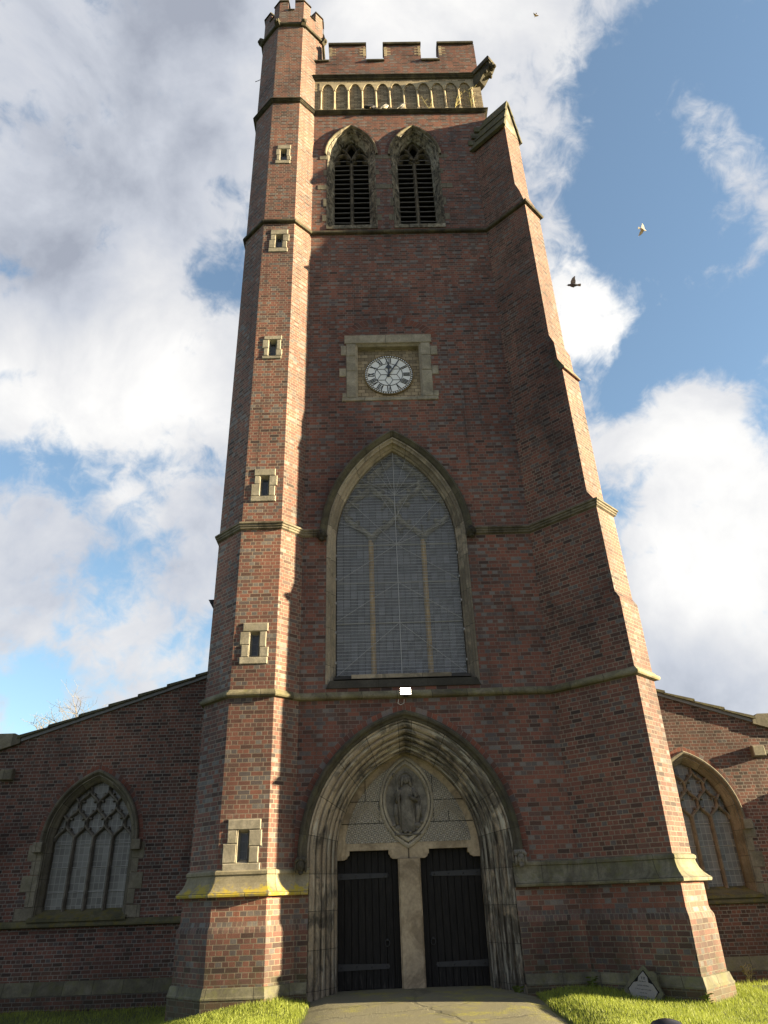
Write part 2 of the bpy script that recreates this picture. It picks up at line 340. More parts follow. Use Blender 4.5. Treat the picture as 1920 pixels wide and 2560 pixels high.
def grass_mat(name, lo, hi, tr):
    m, t, b = newmat(name)
    oc = t.node('ShaderNodeNewGeometry').outputs['Position']
    n = t.noise(oc, 1.6, 5, .6); f = t.noise(oc, 40, 3, .7)
    c = t.mix(t.math('MULTIPLY_ADD', f, .7, t.math('MULTIPLY', n, .4), clamp=True), lo, hi)
    t.link(c, b.inputs['Base Color']); b.inputs['Roughness'].default_value = .6
    if tr:
        tb = t.node('ShaderNodeBsdfTranslucent'); t.link(c, tb.inputs[0])
        mx = t.node('ShaderNodeMixShader'); mx.inputs[0].default_value = tr
        t.link(b.outputs[0], mx.inputs[1]); t.link(tb.outputs[0], mx.inputs[2]); t.link(mx.outputs[0], t.n['Material Output'].inputs[0])
    return m
M['soil'] = grass_mat('turf', (.03, .04, .012), (.07, .085, .02), 0)
M['blade'] = grass_mat('grass_blade', (.085, .135, .018), (.42, .47, .075), .42)
def path_mat():
    m, t, b = newmat('worn_asphalt')
    oc = t.node('ShaderNodeNewGeometry').outputs['Position']
    c = t.mix(t.noise(oc, 90, 4, .75), (.085, .08, .055), (.21, .195, .13))
    c = t.mix(t.math('MULTIPLY', t.step(t.noise(oc, 1.4, 6, .65, .5), .4, .7), .45), c, (.15, .135, .07))
    my = t.math('MULTIPLY', t.step(t.noise(t.mapping(oc, loc=(3.3, 1.2, 0)), 1.6, 7, .72), .50, .62), t.step(t.noise(oc, 30, 4, .7), .4, .6))
    c = t.mix(t.math('MULTIPLY', my, .8), c, (.26, .25, .02))
    sp = t.node('ShaderNodeTexVoronoi'); sp.inputs['Scale'].default_value = 14; t.link(oc, sp.inputs['Vector'])
    c = t.mix(t.step(sp.outputs['Distance'], .11, .06), c, (.45, .42, .34))
    wv = t.vmath('ADD', oc, t.vmath('MULTIPLY', t.noise(oc, 2.5, 4, .6, col=True), (.5, .5, 0)))
    ck = t.node('ShaderNodeTexVoronoi', feature='DISTANCE_TO_EDGE'); ck.inputs['Scale'].default_value = .38; t.link(wv, ck.inputs['Vector'])
    crack = t.step(ck.outputs['Distance'], .016, .004); c = t.mix(t.math('MULTIPLY', crack, .28), c, (.018, .017, .014))
    pt = t.step(t.noise(t.mapping(oc, (1, .6, 1), (9, 2, 0)), .8, 3, .5), .56, .60); c = t.mix(t.math('MULTIPLY', pt, .45), c, (.045, .042, .036))
    t.link(c, b.inputs['Base Color']); b.inputs['Roughness'].default_value = .85
    bump(t, b, t.math('SUBTRACT', t.noise(oc, 110, 4, .75), crack), .9, .012)
    return m
M['path'] = path_mat()

# ------------------------------------------------------------------ mesh helpers
class MB:
    def __init__(s): s.v = []; s.f = []; s.uv = []
    def add(s, vs, fs, uvs=None):
        o = len(s.v); s.v += [tuple(p) for p in vs]
        for i, f in enumerate(fs):
            s.f.append(tuple(o+k for k in f)); s.uv.append(uvs[i] if uvs else None)
        return s
    def box(s, x0, x1, y0, y1, z0, z1, mat=None):
        vs = [Vector((x, y, z)) for z in (z0, z1) for y in (y0, y1) for x in (x0, x1)]
        if mat is not None: vs = [mat @ p for p in vs]
        return s.add(vs, [(0, 2, 3, 1), (4, 5, 7, 6), (0, 1, 5, 4), (2, 6, 7, 3), (0, 4, 6, 2), (1, 3, 7, 5)])
    def cbox(s, x0, x1, y0, y1, z0, z1, c=.01):
        """box with the front (low y) face chamfered"""
        vs = [(x0, y1, z0), (x1, y1, z0), (x1, y1, z1), (x0, y1, z1), (x0, y0+c, z0), (x1, y0+c, z0), (x1, y0+c, z1), (x0, y0+c, z1),
              (x0+c, y0, z0+c), (x1-c, y0, z0+c), (x1-c, y0, z1-c), (x0+c, y0, z1-c)]
        fs = [(0, 3, 2, 1), (8, 9, 10, 11)]
        for i in range(4):
            j = (i+1) % 4; fs += [(i, j, 4+j, 4+i), (4+i, 4+j, 8+j, 8+i)]
        return s.add(vs, fs)
    def tube(s, pts, rad, n=6, cap=True):
        pts = [Vector(p) for p in pts]
        rads = rad if isinstance(rad, (list, tuple)) else [rad]*len(pts)
        vs = []; fs = []; up = Vector((.13, .2, .97)).normalized()
        for i, p in enumerate(pts):
            d = (pts[min(i+1, len(pts)-1)]-pts[max(i-1, 0)]).normalized()
            a = d.cross(up)
            if a.length < .05: a = d.cross(Vector((1, 0, 0)))
            a.normalize(); b = d.cross(a)
            for k in range(n):
                q = 2*math.pi*k/n; vs.append(p+(a*math.cos(q)+b*math.sin(q))*rads[i])
        for i in range(len(pts)-1):
            for k in range(n):
                fs.append((i*n+k, i*n+(k+1) % n, (i+1)*n+(k+1) % n, (i+1)*n+k))
        if cap: fs += [tuple(range(n))[::-1], tuple(range((len(pts)-1)*n, len(pts)*n))]
        return s.add(vs, fs)
    def ball(s, c, rx, ry, rz, seg=12, rings=8, mat=None, fn=None):
        vs = []; fs = []
        for i in range(rings+1):
            th = math.pi*i/rings
            for k in range(seg):
                ph = 2*math.pi*k/seg
                p = Vector((math.sin(th)*math.cos(ph), math.sin(th)*math.sin(ph), math.cos(th)))
                if fn: p = p*fn(p)
                p = Vector((p.x*rx, p.y*ry, p.z*rz))
                if mat is not None: p = mat @ p
                vs.append(Vector(c)+p)
        for i in range(rings):
            for k in range(seg):
                fs.append((i*seg+k, (i+1)*seg+k, (i+1)*seg+(k+1) % seg, i*seg+(k+1) % seg))
        return s.add(vs, fs)
    def prism(s, poly, fr, to):
        """poly = 2D points; fr, to = functions mapping them to both end faces"""
        n = len(poly); vs = [Vector(fr(p)) for p in poly]+[Vector(to(p)) for p in poly]
        tri = tessellate_polygon([[Vector((p[0], p[1], 0)) for p in poly]])
        fs = [tuple(t) for t in tri]+[tuple(n+k for k in t[::-1]) for t in tri]
        for i in range(n):
            j = (i+1) % n; fs.append((i, j, n+j, n+i))
        return s.add(vs, fs)
    def holes(s, outer, holes, fn):
        """flat sheet with holes: fn maps 2D to 3D"""
        loops = [outer]+holes; flat = [p for l in loops for p in l]
        tri = tessellate_polygon([[Vector((p[0], p[1], 0)) for p in l] for l in loops])
        return s.add([fn(p) for p in flat], [tuple(t) for t in tri])
    def build(s, name, mat, parent=None, smooth=False):
        me = bpy.data.meshes.new(name); me.from_pydata(s.v, [], s.f); me.validate(clean_customdata=False)
        uvl = me.uv_layers.new(name='UVMap')
        V = me.vertices
        ok = len(me.polygons) == len(s.f)
        for pi, p in enumerate(me.polygons):
            u = s.uv[pi] if ok else None
            if u:
                for li, q in zip(p.loop_indices, u): uvl.data[li].uv = q
                continue
            n = p.normal
            if abs(n.z) > .92 or n.length < .1: t = Vector((1, 0, 0)); bb = Vector((0, 1, 0))
            else: t = Vector((-n.y, n.x, 0)).normalized(); bb = n.cross(t)
            for li in p.loop_indices:
                co = V[me.loops[li].vertex_index].co; uvl.data[li].uv = (co.dot(t), co.dot(bb))
        if smooth:
            for p in me.polygons: p.use_smooth = True
        me.materials.append(mat)
        o = bpy.data.objects.new(name, me); COL.objects.link(o)
        if parent: o.parent = parent
        return o
def fix_normals(o):
    import bmesh
    bm = bmesh.new(); bm.from_mesh(o.data); bmesh.ops.recalc_face_normals(bm, faces=bm.faces); bm.to_mesh(o.data); bm.free(); return o
def thing(name, label, cat, loc=(0, 0, 0), group=None):
    o = bpy.data.objects.new(name, None); COL.objects.link(o); o.empty_display_size = .2
    o['label'] = label; o['category'] = cat
    if group: o['group'] = group
    return o
def tag(o, label, cat, group=None):
    o['label'] = label; o['category'] = cat
    if group: o['group'] = group
    return o

def arch_path(a, c, zs, z0, n=14, jn=1):
    """right half of a pointed arch of half-width a: jamb foot, springing, arc up to the apex at x = 0"""
    r = a+c; te = math.acos(c/r)
    pts = [(a, z0+(zs-z0)*i/jn) for i in range(jn)] if zs > z0 else []
    pts += [(-c+r*math.cos(te*i/n), zs+r*math.sin(te*i/n)) for i in range(n+1)]
    pts[-1] = (0.0, pts[-1][1])
    return pts
def arch_loop(a, c, zs, z0, cx=0.0, n=14):
    h = arch_path(a, c, zs, z0, n)
    return [(cx+x, z) for x, z in h]+[(cx-x, z) for x, z in h[-2::-1]]
def arch_mould(mb, prof, c, zs, z0, cx=0.0, y=0.0, n=14):
    """sweep profile [(a, depth)] round jambs and arch"""
    for sgn in (1, -1):
        grid = [[(cx+sgn*x, y+d, z) for x, z in arch_path(a, c, zs, z0, n)] for a, d in prof]
        m = len(grid[0]); vs = [p for g in grid for p in g]; fs = []; uvs = []
        ln = [0.0]
        mid = grid[len(grid)//2]
        for i in range(1, m): ln.append(ln[-1]+(Vector(mid[i])-Vector(mid[i-1])).length)
        pv = [0.0]
        for k in range(1, len(prof)): pv.append(pv[-1]+math.hypot(prof[k][0]-prof[k-1][0], prof[k][1]-prof[k-1][1]))
        for k in range(len(prof)-1):
            for i in range(m-1):
                f = (k*m+i, k*m+i+1, (k+1)*m+i+1, (k+1)*m+i); u = [(ln[i], pv[k]), (ln[i+1], pv[k]), (ln[i+1], pv[k+1]), (ln[i], pv[k+1])]
                if sgn < 0: f = f[::-1]; u = u[::-1]
                fs.append(f); uvs.append(u)
        # close the feet
        mb.add(vs, fs, uvs)
def offset_path(path, d):
    out = []; n = len(path)
    for i in range(n):
        ns = []
        for a, b in ((i-1, i), (i, i+1)):
            if a >= 0 and b < n:
                e = Vector(path[b])-Vector(path[a]); e.normalize(); ns.append(Vector((e.y, -e.x)))
        if len(ns) == 1: q = ns[0]
        else: q = (ns[0]+ns[1]); q = q/max(.3, q.dot(ns[0]))
        out.append((path[i][0]+q.x*d, path[i][1]+q.y*d))
    return out
def sweep(mb, path, prof, u0=0.0):
    """course: plan path (outward = right of travel), profile [(out, z)] listed from top to bottom"""
    ln = [u0]
    for i in range(1, len(path)): ln.append(ln[-1]+math.dist(path[i], path[i-1]))
    rows = [[(x, y, z) for x, y in offset_path(path, d)] for d, z in prof]
    m = len(path); vs = [p for r in rows for p in r]; fs = []; uvs = []
    pv = [prof[0][1]]
    for k in range(1, len(prof)): pv.append(pv[-1]-math.hypot(prof[k][0]-prof[k-1][0], prof[k][1]-prof[k-1][1]))
    for k in range(len(prof)-1):
        for i in range(m-1):
            fs.append((k*m+i, (k+1)*m+i, (k+1)*m+i+1, k*m+i+1))
            uvs.append([(ln[i], pv[k]), (ln[i], pv[k+1]), (ln[i+1], pv[k+1]), (ln[i+1], pv[k])])
    # end caps
    for i, rev in ((0, False), (m-1, True)):
        f = tuple(k*m+i for k in range(len(prof)))
        fs.append(f if not rev else f[::-1]); uvs.append([(0, 0)]*len(prof))
    mb.add(vs, fs, uvs)
def bar(mb, pts, wd, y0, y1, cx=0.0, taper=.35):
    """stone bar along a polyline in the x-z plane, front edge narrower"""
    pts = [Vector((p[0], p[1])) for p in pts]; vs = []; fs = []
    sec = [(-.5, y1), (-.5, y0+(y1-y0)*.4), (-taper*.5, y0), (taper*.5, y0), (.5, y0+(y1-y0)*.4), (.5, y1)]
    for i, p in enumerate(pts):
        d = (pts[min(i+1, len(pts)-1)]-pts[max(i-1, 0)]).normalized(); nn = Vector((d.y, -d.x))
        for a, y in sec:
            q = p+nn*a*wd; vs.append((cx+q.x, y, q.y))
    k = len(sec)
    for i in range(len(pts)-1):
        for j in range(k): fs.append((i*k+j, i*k+(j+1) % k, (i+1)*k+(j+1) % k, (i+1)*k+j))
    fs += [tuple(range(k))[::-1], tuple(range((len(pts)-1)*k, len(pts)*k))]
    mb.add(vs, fs)
def in_arch(x, z, a, c, zs):
    if z <= zs: return abs(x) <= a
    r = a+c; return (abs(x)+c)**2+(z-zs)**2 <= r*r
def net_tracery(mb, xs, pitch, z0, H, a, c, zs, wd, y0, y1, cx, zmax):
    """reticulated curves rising from every mullion, cut by the arch"""
    for xm in xs:
        for sg in (1, -1):
            run = []
            k = 0
            while True:
                z = z0+k*H/9.0
                if z > zmax: break
                tt = (z-z0)/H; ph = math.floor(tt); fr_ = .5-.5*math.cos(math.pi*(tt-ph)); fr_ = .45*fr_+.55*(.5-.5*math.cos(math.pi*fr_))
                x = xm+sg*pitch*.5*(fr_ if ph % 2 == 0 else 1-fr_)
                if in_arch(x, z, a+.02, c, zs): run.append((x, z))
                else:
                    if len(run) > 1: bar(mb, run, wd, y0, y1, cx)
                    run = []
                k += 1
            if len(run) > 1: bar(mb, run, wd, y0, y1, cx)
    # cusps
    kk = 0
    z = z0
    while z < zmax:
        row = int(round((z-z0)/H))
        for i in range(-6, 7):
            xc = (xs[0] if row % 2 == 0 else xs[0]+pitch/2)+i*pitch
            zc = z+H
            for sg in (1, -1):
                for dz in (.30, -.38):
                    bx = xc+sg*pitch*.25*(1+math.cos(math.pi*dz)) - sg*.01; tip = xc+sg*pitch*.235
                    if row >= 0 and in_arch(bx, zc+dz*H, a-.06, c, zs) and zc+dz*H < zmax and abs(bx-tip) > .02:
                        bar(mb, [(bx, zc+dz*H), (tip, zc+dz*H*.75)], wd*.75, y0+.03, y1, cx, .5)
        z += H

# ------------------------------------------------------------------ plan of the tower
XT, YB = 3.70, 7.4                         # tower half-width, back face
OC = (-3.125, .647); AP = 1.105; OR = AP/math.cos(R(22.5))
def octv(d=0.0): return [(OC[0]+(AP+d)/math.cos(R(22.5))*math.cos(R(22.5+45*k)), OC[1]+(AP+d)/math.cos(R(22.5))*math.sin(R(22.5+45*k))) for k in range(8)]
OV = octv()                                # 3: left-back, 4: left-front, 5: FL, 6: FR, 7: right-front
JX = OV[6][0]+(-OV[6][1])                  # where the turret's right face meets the wall
BX = 3.17; DG = (math.sqrt(.5), -math.sqrt(.5)); WG = (math.sqrt(.5), math.sqrt(.5)); BW = .763
def bp(l, ww): return (BX+DG[0]*l+WG[0]*ww, DG[1]*l+WG[1]*ww)
TURP = [OV[2], OV[3], OV[4], OV[5], OV[6], (JX, 0.0)]
def butp(l): return [(BX, 0.0), bp(l, 0), bp(l, BW), bp(-.0, BW), (XT+.01, .6), (XT+.01, YB)]
def course_path(l): return TURP+butp(l)

# ================================================================== CHURCH TOWER
T = thing('church_tower', 'tall red brick church tower with clock, octagonal stair turret, battlements and pointed stone doorway', 'church tower')
PC, PZ = .60, .70                          # portal arch centre offset, springing height
MC, MZ = 1.70, 7.40                        # west window
BELL = [(-.955, 21.62), (1.150, 21.56)]
BC = .89
mb = MB()
hol = [arch_loop(1.985, PC, PZ, -2.45), arch_loop(1.66, MC, MZ, 3.98), [(-.93, 11.56), (.88, 11.56), (.90, 13.42), (-.91, 13.42)]]
for cx, zs in BELL: hol.append(arch_loop(.80, BC, zs, 18.05, cx))
mb.holes([(-XT, -2.6), (XT, -2.6), (XT, 23.8), (-XT, 23.8)], hol, lambda p: (p[0], 0.0, p[1]))
mb.add([(XT, 0, -2.6), (XT, YB, -2.6), (XT, YB, 23.8), (XT, 0, 23.8)], [(0, 1, 2, 3)])
mb.add([(-XT, 0, -2.6), (-XT, YB, -2.6), (-XT, YB, 23.8), (-XT, 0, 23.8)], [(3, 2, 1, 0)])
mb.add([(XT, YB, -2.6), (-XT, YB, -2.6), (-XT, YB, 23.8), (XT, YB, 23.8)], [(0, 1, 2, 3)])
mb.add([(-XT, 0, 23.8), (XT, 0, 23.8), (XT, YB, 23.8), (-XT, YB, 23.8)], [(0, 1, 2, 3)])
mb.build('tower_wall', M['brick'], T)

# ---- stair turret
slits = [(-3.118, 21.04, .52, .92), (-3.105, 17.05, .62, .94), (-3.112, 12.96, .57, .80), (-3.115, 8.68, .63, .90), (-3.135, 4.78, .65, .90), (-3.13, .895, .76, .89)]
mb = MB()
sh = []
for cx, cz, sw, shh in slits: sh.append([(cx-.105, cz-.30), (cx+.105, cz-.30), (cx+.105, cz+.26), (cx-.105, cz+.26)])
y6 = OV[5][1]
mb.holes([(OV[5][0], -2.6), (OV[6][0], -2.6), (OV[6][0], 28.5), (OV[5][0], 28.5)], sh, lambda p: (p[0], y6, p[1]))
for k in range(8):
    if k == 5: continue
    a, b = OV[k], OV[(k+1) % 8]
    mb.add([(a[0], a[1], -2.6), (b[0], b[1], -2.6), (b[0], b[1], 28.5), (a[0], a[1], 28.5)], [(0, 1, 2, 3)])
turret = mb.build('stair_turret', M['brick_turret'], T)
mb = MB(); PO = octv(.0); ins = octv(-.22)   # battlemented top of the turret
for k in range(8):
    a, b = Vector(PO[k]), Vector(PO[(k+1) % 8]); ai, bi = Vector(ins[k]), Vector(ins[(k+1) % 8])
    L = (b-a).length
    def pt(o, i, t, z): q = o.lerp(i, t); return (q.x, q.y, z)
    t0, t1 = .36, .64
    poly = [(0, 28.7), (1, 28.7), (1, 30.21), (t1, 30.21), (t1, 29.6), (t0, 29.6), (t0, 30.21), (0, 30.21)]
    tri = tessellate_polygon([[Vector((p[0], p[1], 0)) for p in poly]])
    mb.add([(*a.lerp(b, p[0]), p[1]) for p in poly], [tuple(t) for t in tri])
    mb.add([(*ai.lerp(bi, p[0]), p[1]) for p in poly], [tuple(t[::-1]) for t in tri])
    for i in range(2, 8):
        p, q = poly[i], poly[(i+1) % 8]
        if i == 7: continue
        mb.add([(*a.lerp(b, p[0]), p[1]), (*a.lerp(b, q[0]), q[1]), (*ai.lerp(bi, q[0]), q[1]), (*ai.lerp(bi, p[0]), p[1])], [(0, 1, 2, 3)])
tp = fix_normals(mb.build('turret_parapet', M['brick_turret'], T))
mb = MB(); co = octv(.05); ci = octv(-.27)
for k in range(8):
    a, b = Vector(co[k]), Vector(co[(k+1) % 8]); ai, bi = Vector(ci[k]), Vector(ci[(k+1) % 8])
    for ta, tb, z0, z1, e in ((0, .36, 30.21, 30.33, .012), (.64, 1, 30.21, 30.33, .012), (.36, .64, 29.6, 29.7, -.01)):
        ta2, tb2 = (ta, tb+e) if ta == 0 else ((ta-e, tb) if tb == 1 else (ta-e, tb+e))
        q = [a.lerp(b, ta2), a.lerp(b, tb2), ai.lerp(bi, tb2), ai.lerp(bi, ta2)]
        mb = MB(); mb.add([(*p, z0) for p in q]+[(*((p-Vector(OC))*.97+Vector(OC)), z1) for p in q], [(3, 2, 1, 0), (4, 5, 6, 7), (0, 1, 5, 4), (1, 2, 6, 5), (2, 3, 7, 6), (3, 0, 4, 7)]); mb.build('coping', M['string_dark'], tp)
for k in range(8):                          # carved blocks on the corners of the turret string
    mb = MB(); d = Vector((math.cos(R(22.5+45*k)), math.sin(R(22.5+45*k)), 0)); c = Vector((*OV[k], 28.62)); s_ = Vector((-d.y, d.x, 0))
    pr = [(-.15, .16), (.14, .13), (.19, .04), (.16, -.08), (.06, -.17), (-.15, -.19)]
    mb.prism(pr, lambda p: c+d*p[0]+Vector((0, 0, p[1]))-s_*.085, lambda p: c+d*p[0]+Vector((0, 0, p[1]))+s_*.085)
    mb.ball(c+d*.16+Vector((0, 0, -.02)), .07, .07, .08, 8, 6)
    fix_normals(mb.build('corner_boss', M['string_dark'], tp))
mb = MB(); mb.box(-.035, .035, -.035, .035, 0, 2.6); mb.ball((0, 0, .02), .12, .1, .12, 8, 6)
o = mb.build('downpipe', M['lead'], T); o.location = (OV[0][0]+.06, OV[0][1]-.35, 26.1)
mb = MB(); mb.prism([(-.30, .22), (.05, .22), (.05, -.28), (-.02, -.28)], lambda p: (p[0], -.15, p[1]), lambda p: (p[0], .15, p[1])); mb.box(-.06, .02, -.06, .06, -.45, -.28)
o = fix_normals(mb.build('rainwater_hopper', M['dark_iron'], T)); o.location = (-4.22, 1.0, 6.1)
mb = MB(); mb.tube([(0, 0, 0), (-.12, -.02, .03), (-.22, 0, -.02), (-.34, .02, -.05)], .012, 5); o = mb.build('iron_spike', M['dark_iron'], T); o.location = (-4.22, .75, 27.2)
# slit windows
def slit(cx, cz, sw, shh, j):
    mb = MB(); y = y6; z0, z1 = cz-shh*.5, cz+shh*.5; hw = sw*.5; k = j % 2
    zm = cz-.03+.06*k
    def st(x0, x1, za, zb, pr=.02): o_ = rng.uniform(-.012, .012, 2); mb.cbox(x0+o_[0], x1+o_[1], y-pr, y+.05, za, zb, .014)
    st(cx-hw*.80, cx+hw*.84, cz+.262, z1, .024)
    st(cx-hw*(.95-.16*k), cx-.107, zm, cz+.258, .020); st(cx-hw*(.80+.16*k), cx-.107, cz-.298, zm-.004, .023)
    st(cx+.107, cx+hw*(.79+.15*k), zm-.05, cz+.258, .018); st(cx+.107, cx+hw*(.95-.15*k), cz-.298, zm-.054, .022)
    st(cx-hw*.95, cx+hw*.90, z0, cz-.302, .026)
    # splayed reveal
    o4 = [(cx-.105, cz-.30), (cx+.105, cz-.30), (cx+.105, cz+.26), (cx-.105, cz+.26)]; i4 = [(cx-.075, cz-.24), (cx+.075, cz-.24), (cx+.075, cz+.21), (cx-.075, cz+.21)]
    mb.add([(p[0], y-.016, p[1]) for p in o4]+[(p[0], y+.13, p[1]) for p in i4], [(0, 1, 5, 4), (1, 2, 6, 5), (2, 3, 7, 6), (3, 0, 4, 7)])
    o = mb.build('slit_window', M['stone'], T)
    g = MB(); g.add([(p[0], y+.128, p[1]) for p in [(cx-.09, cz-.26), (cx+.09, cz-.26), (cx+.09, cz+.23), (cx-.09, cz+.23)]], [(0, 1, 2, 3)]); g.build('pane', M['glass_slit'], o)
    f = MB()
    for (a, b, c, d) in ((-.075, -.062, -.24, .21), (.062, .075, -.24, .21), (-.062, .062, -.24, -.225), (-.062, .062, .195, .21)): f.box(cx+a, cx+b, y+.105, y+.127, cz+c, cz+d)
    f.build('frame', M['lead'], o)
for j, s_ in enumerate(slits): slit(*s_, j)

# ---- diagonal buttress
PR = [(1.90, -2.6), (1.90, 3.62), (1.885, 5.27), (1.805, 5.42), (1.770, 7.62), (1.614, 7.90), (1.595, 11.47), (1.655, 11.475), (1.655, 11.52), (1.515, 11.84), (1.505, 12.40), (1.405, 12.70),
      (1.42, 17.85), (1.40, 18.05), (1.33, 18.45), (1.215, 18.88), (1.225, 21.80)]
mb = MB(); poly = [(-.6, -2.6)]+PR+[(-.6, 21.80)]
mb.prism(poly, lambda p: (*bp(p[0], 0), p[1]), lambda p: (*bp(p[0], BW), p[1]))
butt = fix_normals(mb.build('diagonal_buttress', M['brick_butt'], T))
mb = MB()                                   # stone gable and saddleback roof
ov = .05; AZ = 23.36; EZ = 21.72
mb.prism([(-.0, EZ+.03), (BW, EZ+.03), (BW*.5, AZ-.12)], lambda p: (*bp(1.235, p[0]), p[1]), lambda p: (*bp(-.5, p[0]), p[1]))
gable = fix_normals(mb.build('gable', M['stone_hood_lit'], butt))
mb = MB()
for sg in (0, 1):
    for k in range(3):                      # three overlapping rows of slabs a side
        f0, f1 = k/3.0-(.06 if k else 0), (k+1)/3.0
        def sp(f, th):
            wv = -ov+(BW*.5+ov)*f; z = EZ-.08+(AZ-EZ+.08)*f
            if sg: wv = BW-wv
            nx = (-.9 if not sg else .9)*th
            return wv+nx, z+.42*th
        l0, l1 = (-.75, 1.29)
        q = [sp(f0, .10-.0*k), sp(f1, .055), sp(f1, 0), sp(f0, 0)]
        mb.prism(q, lambda p: (*bp(l1, p[0]), p[1]), lambda p: (*bp(l0, p[0]), p[1]))
fix_normals(mb.build('gable_roof', M['slate'], butt))
mb = MB()
for i in range(3): mb = MB(); mb.cbox(2.98+.13*i, 3.25+.13*i, -.05-.01*i, .05, 21.98+.34*i, 22.22+.34*i, .01); mb.build('flashing_stone', M['plinth'], butt)
mb = MB()
for i in range(3): mb.prism([(1.66-.05*i, 11.49+.11*i), (1.66-.05*i, 11.53+.11*i), (1.50-.05*i, 11.66+.11*i), (1.50-.05*i, 11.49+.11*i)], lambda p: (*bp(p[0], -.012), p[1]), lambda p: (*bp(p[0], BW+.012), p[1]))
fix_normals(mb.build('weathering', M['plinth'], butt))

# ---- string courses
def string(name, path, zt, zb, out, mat, kind=0):
    h = zt-zb; mb = MB()
    if kind == 0: pr = [(-.02, zt), (.02, zt-.0), (out*.55, zt-.30*h), (out*.60, zt-.36*h), (out*.92, zt-.42*h), (out, zt-.55*h), (out, zt-.72*h), (out*.8, zt-.88*h), (out*.3, zt-.93*h), (-.02, zb)]
    else: pr = [(-.02, zt), (.02, zt), (out*.9, zt-.16*h), (out, zt-.2*h), (out, zt-.36*h), (out*.72, zt-.42*h), (out*.72, zt-.60*h), (out*.5, zt-.66*h), (out*.5, zt-.82*h), (out*.25, zt-.88*h), (-.02, zb)]
    sweep(mb, path, pr); return mb.build(name, mat, T)
string('string_course', course_path(1.90), 3.80, 3.63, .10, M['string_moss'])
s2 = TURP+[(-1.80, 0)]; string('string_course', s2, 7.70, 7.47, .10, M['string_tan'], 1)
string('string_course', [(1.84, 0.0)]+butp(1.77), 7.66, 7.43, .10, M['string_tan'], 1)
string('string_course', course_path(1.43), 17.98, 17.78, .09, M['string_dark'])
string('string_course', TURP+[(XT, 0), (XT, YB)], 23.96, 23.77, .12, M['string_dark'], 1)
string('string_course', [(-2.30, 0), (XT, 0), (XT, YB)], 26.05, 25.80, .13, M['string_dark'], 1)
string('string_course', OV+[OV[0], OV[1]], 28.74, 28.48, .10, M['string_dark'])

# ---- base courses (left of the door and right of it)
LP = [OV[2], OV[3], OV[4], OV[5], OV[6], (JX, 0.0), (-1.925, 0.0)]
RP = [(1.925, 0.0)]+butp(1.90)
OFF = [(-.02, .50), (.035, .475), (.055, .455), (.055, .41), (.035, .395), (.04, .35), (.065, .27), (.105, .20), (.16, .14), (.195, .115), (.205, .09), (.195, .055), (.12, .045), (.05, .045)]
for path, mt in ((LP, 'offset_yellow'), (RP, 'offset')):
    mb = MB(); sweep(mb, path, OFF); mb.build('offset_course', M[mt], T)
    mb = MB(); sweep(mb, path, [(.0, .06), (.08, .06), (.08, -.34)]); mb.build('base_brickwork', M['brick_turret' if path is LP else 'brick'], T)
    mb = MB(); pr = [(.08, -.34), (.095, -.40), (.125, -.46), (.13, -.51)]; sweep(mb, path, pr)
    o = mb.build('bullnose_course', M['brick_soldier'], T)
    for d in o.data.uv_layers[0].data: d.uv = (d.uv[0], d.uv[1]+.42)
    mb = MB(); sweep(mb, path, [(.13, -.51), (.13, -1.31)]); mb.build('base_brickwork', M['brick_base'], T)
    mb = MB(); sweep(mb, path, [(.13, -1.305), (.155, -1.315), (.185, -1.43), (.20, -1.45), (.20, -1.475)]); mb.build('plinth_course', M['plinth'], T)
    mb = MB(); sweep(mb, path, [(.0, -1.47), (.19, -1.475), (.19, -2.6)]); mb.build('base_brickwork', M['brick_base'], T)

# ---- west doorway
mb = MB(); arch_mould(mb, [(2.27, .0), (2.27, -.006), (2.16, -.006)], PC, PZ, .56, n=22); ringo = mb.build('arch_ring', M['brick_ring'], T)
portal_b = MB()
def quirk(a, y, w=.022, d=.03): d = .032; return [(a, y), (a+.004, y+d), (a-w*.8, y+d+.004), (a-w, y+.010)]
arch_mould(portal_b, [(1.985, -.004), (1.955, -.004)]+quirk(1.945, .005)+[(1.90, .025), (1.865, .04), (1.84, .065), (1.835, .09)]+quirk(1.832, .10)+[(1.79, .10), (1.755, .13), (1.735, .18), (1.74, .23)]+quirk(1.735, .235, .03, .10)
    +[(1.695, .235), (1.665, .25), (1.645, .29), (1.645, .33)]+quirk(1.642, .34)+[(1.61, .345), (1.575, .38), (1.565, .43), (1.57, .48)]+quirk(1.565, .49, .025, .11)+[(1.53, .49), (1.50, .51), (1.49, .55)]+quirk(1.485, .56, .02, .10)+[(1.455, .575), (1.445, .60), (1.445, .98)], PC, PZ, -2.4, n=22)
portal = portal_b.build('doorway_arch', M['portal'], T)
mb = MB(); arch_mould(mb, [(1.98, .0), (1.99, -.03), (2.03, -.05), (2.06, -.105), (2.10, -.12), (2.14, -.10), (2.16, -.03), (2.16, .0)][::-1], PC, PZ, .62, n=22); mb.build('hood_mould', M['portal_hood'], portal)
